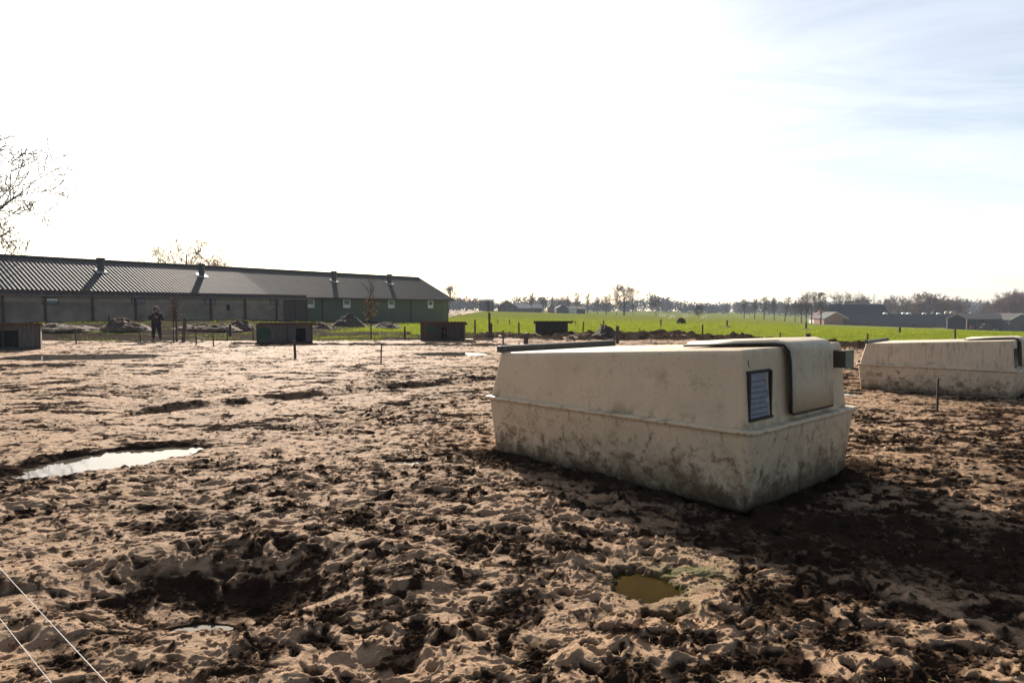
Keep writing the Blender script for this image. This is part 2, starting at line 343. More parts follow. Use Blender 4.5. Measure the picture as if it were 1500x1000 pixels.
def ground_material():
    m = bpy.data.materials.new('soil'); m.use_nodes = True; g = NG(m); b = g.n['Principled BSDF']
    p = g.mk('ShaderNodeNewGeometry').outputs['Position']
    def attr(n):
        a = g.mk('ShaderNodeAttribute'); a.attribute_name = n; return a.outputs['Fac']
    big = g.noise(p, .7, 5); mid = g.noise(p, 9, 6, .7); fine = g.noise(p, 160, 3, .7); grain = g.noise(p, 480, 2, .6)
    sand = g.mix(g.rng(mid, .35, .65), (.42, .262, .152), (.54, .362, .222))
    sand = g.mix(g.rng(fine, .42, .62, 0, .5), sand, (.12, .074, .045))
    sand = g.mix(g.rng(big, .4, .65, 0, .45), sand, (.19, .122, .076))
    mud = g.mix(g.rng(mid, .3, .7), (.024, .0145, .0095), (.058, .035, .022))
    dmp_shade = g.math('ADD', attr('damp_shade'), g.rng(g.noise(p, 9, 8, .78), .3, .7, -.22, .22))
    dmp_shade = g.rng(dmp_shade, .19, .56)
    soil = g.mix(dmp_shade, sand, mud)  # mud colour also carries the painted shade of hollows and hut
    soil = g.mix(g.math('MULTIPLY', attr('algae'), .8), soil, (.07, .10, .02))
    gn = g.noise(p, .25, 4); gf = g.noise(p, 5, 6, .75)
    gcol = g.mix(g.rng(gf, .35, .65), (.185, .215, .03), (.28, .30, .048))
    gcol = g.mix(g.rng(gn, .35, .7, 0, .7), gcol, (.34, .32, .08)); gcol = g.mix(g.rng(g.noise(p, 1.1, 7, .75), .45, .68, 0, .5), gcol, (.13, .17, .02))
    col = g.mix(attr('grass'), soil, gcol)
    g.l.new(col, b.inputs['Base Color'])
    ro = g.rng(dmp_shade, 0, 1, .78, .85); g.l.new(ro, b.inputs['Roughness']); g.l.new(g.math('MULTIPLY', g.rng(dmp_shade, 0, 1, .16, .05), g.rng(attr('grass'), 0, 1, 1, .2)), b.inputs['Specular IOR Level'])
    bh = g.math('ADD', g.math('MULTIPLY', fine, .6), g.math('MULTIPLY', grain, .35))
    bh = g.math('ADD', bh, g.math('MULTIPLY', g.noise(p, 45, 5, .75), 2.0))
    bp = g.mk('ShaderNodeBump'); bp.inputs['Strength'].default_value = .9; bp.inputs['Distance'].default_value = .008
    g.l.new(bh, bp.inputs['Height']); g.l.new(bp.outputs[0], b.inputs['Normal'])
    df = g.mk('ShaderNodeBsdfDiffuse'); df.inputs['Roughness'].default_value = .6; g.l.new(col, df.inputs['Color']); g.l.new(bp.outputs[0], df.inputs['Normal'])
    mx = g.mk('ShaderNodeMixShader'); g.l.new(g.math('MULTIPLY', g.rng(dmp_shade, 0, 1, .65, .12), g.rng(attr('grass'), 0, .5, 1, 0)), mx.inputs[0])
    g.l.new(df.outputs[0], mx.inputs[1]); g.l.new(b.outputs[0], mx.inputs[2]); g.l.new(mx.outputs[0], g.n['Material Output'].inputs['Surface'])
    return m
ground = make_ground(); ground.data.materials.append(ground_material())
def tz(x, y):                                          # real surface height with detail
    return float(terrain(np.array([x]), np.array([y]))[0][0])

def water_material(name, c, rough=.03):
    m = bpy.data.materials.new(name); m.use_nodes = True; g = NG(m); b = g.n['Principled BSDF']
    b.inputs['Base Color'].default_value = col4(c); b.inputs['Roughness'].default_value = rough; b.inputs['IOR'].default_value = 1.33
    b.inputs['Specular IOR Level'].default_value = .5
    p = g.mk('ShaderNodeNewGeometry').outputs['Position']
    bp = g.mk('ShaderNodeBump'); bp.inputs['Strength'].default_value = .12; bp.inputs['Distance'].default_value = .002
    g.l.new(g.noise(p, 9, 3), bp.inputs['Height']); g.l.new(bp.outputs[0], b.inputs['Normal'])
    cc = g.mix(g.rng(g.noise(p, 6, 4), .35, .65), c, tuple(x*.6 for x in c)); g.l.new(cc, b.inputs['Base Color'])
    return m
MW = water_material('puddle water', (.10, .085, .065)); MWB = water_material('peaty water', (.036, .023, .003))
for nm, cx, cy, rx, ry, an, lv in PUD:
    a = R(an); vs = []
    for k in range(48):
        t = k/48*6.2832; x = 1.45*rx*math.cos(t); y = 1.45*ry*math.sin(t)
        vs.append((cx+x*math.cos(a)-y*math.sin(a), cy+x*math.sin(a)+y*math.cos(a), gz(cx, cy)+lv))
    o = mesh_obj('puddle_water', vs, [tuple(range(48))], MWB if 'brown' in nm else MW); tag(o, kind='structure')

# ------------------------------------------------------------ material set
def grp_material(name, basec, streak, seed):
    """weathered polyester: cream, speckled, green-brown stains low down, under the rim and in vertical runs"""
    m = bpy.data.materials.new(name); m.use_nodes = True; g = NG(m); b = g.n['Principled BSDF']
    t = g.mk('ShaderNodeTexCoord').outputs['Object']; sp = g.mk('ShaderNodeSeparateXYZ'); g.l.new(t, sp.inputs[0]); z = sp.outputs['Z']
    mp = g.mk('ShaderNodeMapping'); mp.inputs['Location'].default_value = (seed, seed*.7, 0); g.l.new(t, mp.inputs[0]); v = mp.outputs[0]
    ms = g.mk('ShaderNodeMapping'); ms.inputs['Scale'].default_value = (1, 1, .10); g.l.new(v, ms.inputs[0])
    c = g.mix(g.rng(g.noise(v, 1.6, 5), .35, .65), basec, tuple(x*.86 for x in basec))
    c = g.mix(g.rng(g.noise(v, 70, 3, .7), .56, .70, 0, .45), c, (.16, .13, .085))
    low = g.rng(z, .05, .62, 1, 0)                    # dirt thrown up from the ground
    spl = g.noise(v, 7, 10, .78, .4)
    f = g.math('MULTIPLY', g.rng(g.math('ADD', spl, g.math('MULTIPLY', low, .15)), .565, .69), g.rng(z, .60, .66, 1, .12))
    c = g.mix(g.math('MULTIPLY', f, .85), c, (.10, .062, .033))
    wide = g.math('MULTIPLY', g.rng(g.math('ADD', g.noise(v, 2.6, 9, .75), g.math('MULTIPLY', low, .16)), .55, .70), .50)
    c = g.mix(wide, c, (.17, .115, .06))
    band = g.math('MULTIPLY', g.rng(z, -.03, .19, 1, 0), g.rng(g.noise(v, 8, 6, .7), .28, .50)); c = g.mix(g.math('MULTIPLY', band, .9), c, (.075, .048, .03))
    sc_ = g.math('MULTIPLY', g.rng(g.noise(v, 26, 5, .8, 1.5), .60, .66), g.rng(g.noise(v, 2.1, 3), .48, .60)); c = g.mix(g.math('MULTIPLY', sc_, .7), c, (.06, .045, .025))
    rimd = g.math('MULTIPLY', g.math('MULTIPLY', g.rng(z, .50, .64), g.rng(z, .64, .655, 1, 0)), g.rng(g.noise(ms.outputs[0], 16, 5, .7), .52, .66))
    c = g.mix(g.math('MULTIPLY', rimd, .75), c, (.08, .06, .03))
    st = g.math('MULTIPLY', g.rng(g.noise(ms.outputs[0], 22, 6, .75), .50, .68), g.math('MULTIPLY', g.rng(z, .66, .70), g.rng(g.noise(v, 1.1, 3), .38, .62)))
    c = g.mix(g.math('MULTIPLY', st, streak), c, (.075, .062, .035))
    mossy = g.math('MULTIPLY', g.math('MULTIPLY', g.rng(z, .66, .80, 1, 0), g.rng(z, .64, .66)), g.rng(g.noise(v, 5, 5), .5, .65)); c = g.mix(g.math('MULTIPLY', mossy, .6), c, (.09, .085, .03))
    g.l.new(c, b.inputs['Base Color']); b.inputs['Roughness'].default_value = .55; b.inputs['Specular IOR Level'].default_value = .35
    bp = g.mk('ShaderNodeBump'); bp.inputs['Strength'].default_value = .35; bp.inputs['Distance'].default_value = .004
    g.l.new(g.math('ADD', g.noise(v, 110, 3), g.math('MULTIPLY', g.noise(v, 7, 3), 2.0)), bp.inputs['Height']); g.l.new(bp.outputs[0], b.inputs['Normal'])
    return m
M = {
 'grp': grp_material('cream polyester', (.66, .52, .355), .16, 0), 'grp2': grp_material('streaked cream polyester', (.66, .525, .375), .85, 5),
 'grp_lid': grp_material('mossy cream polyester', (.62, .525, .37), .6, 9),
 'rubber': mat('black rubber', (.018, .018, .018), (.03, .028, .026), 20, .6), 'darksteel': mat('dark steel', (.045, .048, .045), (.08, .08, .07), 15, .5, .2),
 'paper': mat('faded card', (.26, .28, .33), (.20, .215, .26), 8, .5), 'ink': mat('ink line', (.06, .065, .08)),
 'brown': mat('brown plastic', (.095, .066, .042), (.07, .05, .03), 6, .7), 'crack': mat('crack', (.02, .015, .01)),
 'greyplastic': mat('grey weathered plastic', (.27, .28, .22), (.17, .17, .12), 14, .7),
 'roof1': mat('fibre cement sheet', (.036, .033, .032), (.020, .018, .0175), 1.2, .7, .1, 20, stretch=(1, 3, 1), coord='Object', spec=.3),
 'roof2': mat('old fibre cement sheet', (.060, .055, .048), (.036, .034, .030), 1.0, .8, .1, 20, stretch=(1, 3, 1), spec=.15),
 'concrete': mat('stained concrete panel', (.33, .255, .20), (.17, .135, .105), .8, .85, .1, 20, detail=9),
 'concrete2': mat('pale concrete board', (.36, .305, .255), (.24, .20, .165), .9, .85, 0, detail=8),
 'rust': mat('rusty steel', (.12, .055, .035), (.075, .04, .03), 6, .8), 'gutter': mat('gutter beam', (.19, .14, .12), (.13, .10, .09), 3, .7),
 'greenclad': mat('green cladding', (.10, .112, .072), (.08, .092, .06), .7, .6, stretch=(1, 1, .4)),
 'white': mat('white paint', (.72, .72, .70), (.6, .6, .58), 5, .5), 'glass': mat('dark glass', (.05, .06, .075), (.09, .10, .12), 3, .08, spec=.8),
 'flash': mat('lead flashing', (.50, .48, .44), (.4, .38, .34), 4, .35, spec=.6), 'black': mat('dark void', (.008, .008, .008)),
 'wood': mat('weathered timber', (.10, .078, .062), (.055, .044, .036), 9, .85, .3, stretch=(6, 6, .6)),
 'wood_grey': mat('grey timber boards', (.15, .135, .125), (.08, .07, .066), 7, .85, .3, stretch=(6, 6, .5)),
 'wood_red': mat('brown timber boards', (.105, .08, .066), (.06, .045, .037), 7, .85, .3, stretch=(6, 6, .5)),
 'greenpaint': mat('dark green paint', (.018, .085, .045), (.012, .05, .03), 4, .6),
 'rustroof': mat('rusted corrugated iron', (.16, .075, .045), (.09, .05, .035), 5, .7), 'bark': mat('bark', (.085, .066, .050), (.05, .04, .032), 12, .9),
 'twig': mat('twigs', (.11, .082, .062), (.075, .055, .043), 4, .9), 'twigred': mat('reddish twigs', (.19, .095, .070), (.12, .065, .05), 2, .9),
 'leafdry': mat('dry brown leaves', (.16, .09, .035), (.10, .06, .025), 9, .8, transl=.3), 'bush': mat('bush leaves', (.035, .05, .018), (.06, .07, .025), 4, .8),
 'brick': mat('pinkish brick', (.30, .15, .115), (.24, .12, .09), 2, .9), 'brickdark': mat('dark brick', (.10, .055, .045), (.07, .04, .035), 1, .9),
 'tile': mat('dark roof tiles', (.022, .021, .023), (.014, .014, .015), 1.5, .75), 'tilebrown': mat('brown roof tiles', (.035, .029, .024), (.025, .021, .018), 2, .8),
 'greywall': mat('grey wall', (.06, .054, .05), (.045, .04, .038), 2, .9), 'steel': mat('galvanised dome', (.65, .66, .66), (.55, .56, .56), 3, .35, spec=.6),
 'beige': mat('beige silo', (.36, .30, .17), (.28, .23, .13), 2, .5), 'soilheap': mat('dark soil', (.040, .029, .022), (.085, .06, .043), 6, .95, .6, 14),
 'sandheap': mat('brown sand', (.12, .07, .042), (.05, .032, .022), 2.5, .95, .5, 10), 'wool': mat('wool', (.80, .76, .68), (.7, .66, .58), 9, .95, transl=.3),
 'cord': mat('white cord', (.55, .52, .46), (.36, .34, .30), 60, .7), 'grassblade': mat('grass blades', (.105, .145, .010), (.22, .25, .025), .9, .7, transl=.6, coord='Object', spec=.1),
 'woods': mat('woodland', (.055, .048, .042), (.038, .040, .032), .05, .95), 'coat': mat('dark coat', (.030, .027, .030), (.045, .04, .042), 8, .9),
 'jeans': mat('dark jeans', (.028, .024, .045), (.02, .018, .03), 9, .9), 'skin': mat('skin', (.42, .24, .17), (.36, .2, .14), 9, .6), 'fur': mat('pale hood trim', (.32, .27, .22), (.2, .17, .14), 30, .95),
 'boot': mat('boots', (.02, .018, .016)), 'hair': mat('brown hair', (.05, .03, .02)), 'bluegrey': mat('blue grey sheeting', (.06, .075, .10), (.05, .06, .08), 2, .7),
 'red': mat('red paint', (.28, .05, .04), (.2, .04, .03), 3, .6), 'straw': mat('straw bale', (.36, .27, .14), (.25, .18, .09), 8, .9),
}

# ------------------------------------------------------------ the polyester pig huts
def rring(x0, x1, y0, y1, r, zf, n=6):
    """rounded rectangle; zf(x,y) gives height"""
    pts = []
    for cx, cy, a0 in ((x1-r, y0+r, -90), (x1-r, y1-r, 0), (x0+r, y1-r, 90), (x0+r, y0+r, 180)):
        for k in range(n+1):
            a = R(a0+90*k/n); x = cx+r*math.cos(a); y = cy+r*math.sin(a); pts.append(Vector((x, y, zf(x, y))))
    return pts
LL, WW = 3.10, 2.03                                   # base length (local +x, towards the rear) and width (+y)
ZR = .645
def roofz(x, y): return 1.325-.052*x-.012*((y-1)/1)**2
def make_hut(name, label, m1, m2, mlid):
    t = thing(name, label, 'pig hut')
    b = MB(); rings = []
    for z, o, r in ((0, .055, .04), (.012, .02, .05), (.05, .0, .06), (.30, -.022, .06), (.55, -.045, .06), (ZR, -.055, .06)):
        rings.append(rring(o, LL-o, o, WW-o, r, lambda x, y, z=z: z-.055*(1-x/LL)*(1-z/ZR)+.006*math.sin(x*3.1+y*5)*(z > .1)))
    b.loft(rings).build('lower_tub', m1, t, True)
    b = MB()
    e = -.095
    b.loft([rring(e+.02, LL-e-.02, e+.02, WW-e-.02, .07, lambda x, y: ZR-.022), rring(e, LL-e, e, WW-e, .08, lambda x, y: ZR-.014), rring(e, LL-e, e, WW-e, .08, lambda x, y: ZR+.010),
            rring(e+.02, LL-e-.02, e+.02, WW-e-.02, .07, lambda x, y: ZR+.018)]).build('rim', M['grp'] if m1 is M['grp'] else m1, t, True)
    b = MB(); rings = []
    for f in (0, .25, .5, .75, .93):
        front = .0+.045*f; back = LL+.02-.13*f; side = -.045+.03*f
        z0 = ZR+.012
        rings.append(rring(front, back, side, WW-.02-.03*f, .036, lambda x, y, f=f, z0=z0: z0+(roofz(x, y)-.055-z0)*(f/.93)))
    for k in range(1, 5):
        a = k/4*math.pi/2; o = .026*(1-math.cos(a)); dz = .055*(1-math.sin(a))
        rings.append(rring(.042+o, LL-.10-o, -.017+o, WW-.048-o, .036, lambda x, y, dz=dz: roofz(x, y)-dz))
    up = b.loft(rings, cap0=False, cap1=True).build('upper_shell', m2, t, True)
    # lid: one moulded piece lying on the roof and hanging down the front
    b = MB(); y0, y1 = .68, 1.56
    prof = []
    for k in range(9):                                # outer profile of an L with a rounded shoulder
        a = math.pi/2*k/8; prof.append((.07-.115*math.sin(a), 1.30+.095*math.cos(a)-.045))
    top = [(1.02, roofz(1.02, 1)+.05), (.5, roofz(.5, 1)+.055), (.12, roofz(.12, 1)+.055)]
    outer = top+[(p[0], p[1]+.012) for p in prof]+[(-.058, .95), (-.068, .735)]
    inner = [(x+.045 if i > 3 else x, z-.05 if i <= 10 else z) for i, (x, z) in enumerate(outer)]
    n = len(outer)
    def sec(y, sh=0): return [Vector((x, y, z)) for x, z in outer]+[Vector((x, y, z)) for x, z in reversed(inner)]
    def shr(y, k):
        out = []
        for (x, z), (xi, zi) in zip(outer, inner): out.append(Vector((x+(xi-x)*k, y, z+(zi-z)*k)))
        return out+[Vector((x, y, z)) for x, z in reversed(inner)]
    b.loft([shr(y0, .75), shr(y0+.012, .15), sec(y0+.04), sec(y0+.3), sec(y1-.3), sec(y1-.04), shr(y1-.012, .15), shr(y1, .75)])
    lid = b.build('lid', mlid, t, True)
    b = MB(); yy = .662                                # black tube: seal gap down the lid's side, painted shadow along its bottom
    b.tube([(1.04, yy, roofz(1, 1)+.012), (.5, yy, roofz(.5, 1)+.018), (.12, yy, roofz(.1, 1)+.016), (.03, yy, roofz(0, 1)+.0), (-.012, yy, 1.27), (-.03, yy, 1.18), (-.04, yy, .95), (-.045, yy, .74), (-.045, yy+.05, .722), (-.045, y1-.02, .722)],
           .014, 8).build('seal_and_shadow', M['rubber'], t, True)
    MB().box((LL-.12, WW/2-.03, roofz(LL, 1)+.030), (.07, WW+.02, .075)).build('rear_beam', M['darksteel'], t, bevel=.006)
    for y in (.05, WW-.05):
        MB().box((LL+.035, y, ZR+.05), (.06, .05, .075)).tube([(LL+.035, y-.04, ZR+.05), (LL+.035, y+.04, ZR+.05)], .02).build('hinge_bracket', M['rubber'], t)
    # card holder on the front
    fx = .004
    fr = MB(); yA, yB, zA, zB = .015, .385, .735, 1.125
    tilt = .045/1.9
    def fp(y, z, d=0): return Vector((fx+tilt*(z-ZR)/.6*1.9-d, y, z))
    for a, c in (((yA, zA), (yA, zB)), ((yB, zA), (yB, zB)), ((yA, zA), (yB, zA)), ((yA, zB), (yB, zB))):
        p = fp(*a, .014); q = fp(*c, .014); mid = (p+q)/2
        fr.box(mid, (.024, abs(q.y-p.y)+.022, abs(q.z-p.z)+.022) if abs(q.z-p.z) < .05 else (.026, .022, abs(q.z-p.z)))
    frm = fr.build('card_frame', M['rubber'], t)
    pa = [(yA+.012, zA+.012), (yB-.035, zA+.012), (yB-.03, .79), (yB-.022, .85), (yB-.05, .86), (yB-.058, .885), (yB-.028, .895), (yB-.02, .95), (yB-.045, .985), (yB-.03, 1.01), (yB-.05, 1.05), (yB-.045, zB-.012), (yA+.012, zB-.012)]
    MB().prism([fp(y, z, .004) for y, z in pa], None, (-.004, 0, 0)).build('card', M['paper'], frm)
    bk = MB(); bk.prism([fp(y, z, -.004) for y, z in ((yA, zA), (yB, zA), (yB, zB), (yA, zB))], None, (-.006, 0, 0)); bk.build('backing_board', M['rubber'], frm)
    ln = MB()
    for z, y_end in ((1.045, yB-.07), (.998, yB-.09), (.952, yB-.06), (.905, yB-.075), (.865, yB-.09), (.82, yB-.05), (.775, yB-.06)):
        ln.box(fp((yA+.03+y_end)/2, z, .010), (.003, y_end-yA-.03, .0045))
    ln.build('ruled_lines', M['ink'], frm)
    cr = MB(); pts = [(.055, 1.25), (.035, 1.225), (.022, 1.205), (.028, 1.18), (.045, 1.162), (.048, 1.14)]
    cr.tube([fp(y+.02, z, .004) for y, z in pts], [.002, .005, .009, .007, .005, .002], 6).build('crack', M['crack'], t)
    # vent box to the right of the lid
    vb = MB().box((-.045, 1.70, 1.16), (.15, .17, .165)).build('vent_box', M['brown'], t, bevel=.006)
    MB().box((-.130, 1.715, 1.16), (.02, .18, .18)).build('vent_cover', M['greyplastic'], vb, bevel=.006)
    return t
hut = make_hut('pig_hut', 'large cream polyester pig hut in the foreground with a torn blue-grey card on its end', M['grp'], M['grp'], M['grp_lid'])
ang1 = math.atan2(L1[1], L1[0])                       # local +x -> L, local +y must point to W: mirrored handedness
def place_hut(t, o, L, s, z):
    # local y is mirrored by negating the mesh coordinates so that +y points right of the viewer
    t.location = (o[0], o[1], z); t.rotation_euler = (0, 0, math.atan2(L[1], L[0])); t.scale = (s, s, s)
for o in [c for c in hut.children]+[g for c in hut.children for g in c.children]:
    me = o.data; n = len(me.vertices); co = np.empty(n*3, np.float32); me.vertices.foreach_get('co', co); co[1::3] *= -1
    me.vertices.foreach_set('co', co); me.flip_normals(); me.update()
place_hut(hut, O1, L1, 1.0, -.02)
def copy_tree(o, parent=None, **lab):
    c = o.copy(); C.objects.link(c)
    if parent: c.parent = parent
    for ch in o.children: copy_tree(ch, c)
    for k, v in lab.items(): c[k] = v
    return c
hut2 = copy_tree(hut, label='farther cream pig hut at the right edge with dark vertical streaks on its side')
for c in hut2.children:
    if c.name.split('.')[0] in ('upper_shell', 'lower_tub', 'rim'):
        c.data = c.data.copy(); c.data.materials[0] = M['grp2']
p1 = gp(1262, 569); p0 = gp(1489, 585)
l2 = np.array([p1.x-p0.x, p1.y-p0.y]); len2 = float(np.hypot(*l2)); l2 = l2/len2
place_hut(hut2, (p0.x, p0.y), l2, len2/LL, -.03)
for h_ in (hut, hut2): h_['group'] = 'polyester pig huts in the paddock'

# ------------------------------------------------------------ long barn
A = Vector((math.sin(R(35.7)), math.cos(R(35.7)), 0)); NB = Vector((A.y, -A.x, 0))   # along the barn, and out of its near wall
E1 = Vector(((657-750)/F*88, 88, 0)); WB = 5.6; EZ = 3.07; RZ = 5.78; BL = 62
def bs(px):                                           # distance from the right end of the near wall seen at column px
    u = (px-750)/F; return (E1.x-u*E1.y)/(A.x-u*A.y)
def bp_(s, z, out=0, back=0): return E1-A*s+NB*(out-back)+Vector((0, 0, z))
barn = thing('long_barn', 'long low barn with corrugated roof, its near wall part stained concrete and part green cladding', 'barn', tuple(bp_(BL/2, 0)))
def bl(p): return Vector(p)-barn.location
def slab(mb, s0, s1, z0, z1, out, th): 
    mb.prism([bl(bp_(s, z, out)) for s, z in ((s0, z0), (s1, z0), (s1, z1), (s0, z1))], None, -NB*th); return mb
sG = bs(447)
slab(MB(), sG, BL, -.3, EZ-.9, 0.35, .35).build('concrete_wall', M['concrete'], barn)
slab(MB(), sG, BL, EZ-.9, EZ-.30, 0.33, .30).build('upper_wall_boards', M['concrete2'], barn)
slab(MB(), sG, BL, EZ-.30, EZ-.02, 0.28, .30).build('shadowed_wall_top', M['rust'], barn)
mb = MB(); slab(mb, 0, sG-.002, -.3, EZ, 0, .2)
mb.prism([bl(bp_(s, z, 0.0)) for s, z in ((0, -.3), (0.0, EZ))]+[bl(bp_(0, z, 0, b_)) for z, b_ in ((RZ-.1, WB), (EZ, 2*WB), (-.3, 2*WB))], None, -A*.2)
mb.build('green_wall', M['greenclad'], barn)
slab(MB(), -.0, BL, -.3, EZ, -2*WB+.2, .2).build('rear_wall', M['concrete'], barn)
for px in (472.5, 540, 602): slab(MB(), bs(px)-.05, bs(px)+.05, -.2, EZ, .035, .035).build('cladding_joint', M['black'], barn)
def roof_sheet(s0, s1, nm, mt, pitch, amp, side):
    n = int((s1-s0)/pitch*4); vs = []; fs = []; rows = ((.55, EZ-.27+.0), (-WB, RZ))
    for j, (out, z) in enumerate(rows):
        for i in range(n+1):
            s = s0+(s1-s0)*i/n; o_ = out if side > 0 else (-2*WB-out)
            vs.append(bl(bp_(s, z+amp*math.sin(2*math.pi*i/4+.6), o_)))
    for i in range(n): fs.append((i, i+1, n+2+i, n+1+i))
    m0 = len(vs); vs += [v-Vector((0, 0, .06)) for v in vs[:]]; fs += [tuple(m0+k for k in f[::-1]) for f in fs[:]]
    for i in range(n): fs.append((i, m0+i, m0+i+1, i+1)); fs.append((n+1+i, n+2+i, m0+n+2+i, m0+n+1+i))
    fs.append((0, n+1, m0+n+1, m0)); fs.append((n, m0+n, m0+2*n+1, 2*n+1))
    return mesh_obj(nm, vs, fs, mt, barn)
sR = bs(392)
r1 = roof_sheet(sR, BL+.6, 'roof', M['roof1'], .30, .032, 1)
r2 = roof_sheet(-.5, sR-.01, 'roof', M['roof2'], .27, .018, 1)
roof_sheet(-.5, BL+.6, 'rear_roof', M['roof2'], .54, .03, -1)
MB().tube([bl(bp_(-.5, RZ+.02, -WB)), bl(bp_(BL+.6, RZ+.02, -WB))], .11, 8).build('ridge_cap', M['roof2'], barn)
slab(MB(), -.5, sG, EZ-.38, EZ-.22, .52, .07).build('gutter', M['darksteel'], barn)
slab(MB(), sG, BL+.6, EZ-.50, EZ-.33, .60, .08).build('gutter', M['gutter'], barn)
MB().prism([bl(bp_(-.52, z, o_)) for o_, z in ((.55, EZ-.40), (.55, EZ-.22), (-WB, RZ+.05), (-WB, RZ-.15))], None, A*.05).build('barge_board', M['darksteel'], barn)
for px in (-45, 2, 64, 133, 196, 251, 306, 356, 402, 430, 446):
    s = bs(px); slab(MB(), s-.07, s+.07, -.2, EZ-.3, .47, .13).build('wall_post', M['rust'], barn)
for px, wd in ((72, .95), (200, .95), (305, .9), (399, .85)):
    s = bs(px); z0 = EZ-.98 if px > 100 else EZ-1.05
    f = slab(MB(), s-wd/2-.06, s+wd/2+.06, z0-.06, z0+.46, .38, .05).build('window', M['wood'], barn)
    slab(MB(), s-wd/2, s+wd/2, z0, z0+.40, .385, .04).build('pane', M['glass'], f)
    if px == 72: slab(MB(), s-wd/2, s+wd/2, z0+.23, z0+.40, .39, .04).build('blind', M['white'], f)
slab(MB(), bs(413), bs(447), -.1, EZ-.55, .42, .05).build('sliding_door', M['wood_red'], barn)
for px in (454.5, 508, 573, 630.5):
    s = bs(px); wd = .86 if px != 454.5 else .9; zc_ = 2.25
    f = MB()
    for a, c, d, e in ((s-wd/2-.06, s+wd/2+.06, zc_-.48, zc_-.37), (s-wd/2-.06, s+wd/2+.06, zc_+.37, zc_+.48), (s-wd/2-.06, s-wd/2+.07, zc_-.37, zc_+.37), (s+wd/2-.07, s+wd/2+.06, zc_-.37, zc_+.37)):
        slab(f, a, c, d, e, .06, .05)
    f = f.build('window', M['white'], barn)
    slab(MB(), s-wd/2+.05, s+wd/2-.05, zc_-.38, zc_+.38, .02, .015).build('pane', M['glass'], f)
    slab(MB(), s-wd/2+.10, s+wd/2-.12, zc_-.36, zc_-.12, .028, .006).build('curtain', M['white'], f)
slab(MB(), bs(334), bs(329), 1.55, 2.05, .36, .02).build('wall_hole', M['black'], barn)
for px, zt in ((150, 0), (297, 0), (490, 0), (571, 0)):
    # chimneys stand a third of the way down from the ridge
    d = WB*.36; u = (px-750)/F; q = E1-NB*(WB-d); s = (q.x-u*q.y)/(A.x-u*A.y); zr = RZ-(RZ-EZ+.27)*d/(WB+.55)
    b_ = bl(bp_(s, zr, -(WB-d)))
    ch = MB().tube([b_+Vector((0, 0, -.2)), b_+Vector((0, 0, .95)), b_+Vector((0, 0, .97)), b_+Vector((0, 0, 1.10))], [.27, .27, .34, .34], 14).build('ridge_chimney', M['darksteel'], barn)
    sl = (RZ-EZ+.27)/(WB+.55)
    def rp(ds, dd, up): return b_-A*ds+NB*dd+Vector((0, 0, up-dd*sl))
    MB().add([rp(-.42, -.3, .05), rp(.42, -.3, .05), rp(.45, .36, .05), rp(-.45, .36, .05), rp(-.42, -.3, -.02), rp(.42, -.3, -.02), rp(.45, .36, -.02), rp(-.45, .36, -.02)],
             [(0, 1, 2, 3), (7, 6, 5, 4), (0, 4, 5, 1), (1, 5, 6, 2), (2, 6, 7, 3), (3, 7, 4, 0)]).build('flashing', M['flash'], ch)

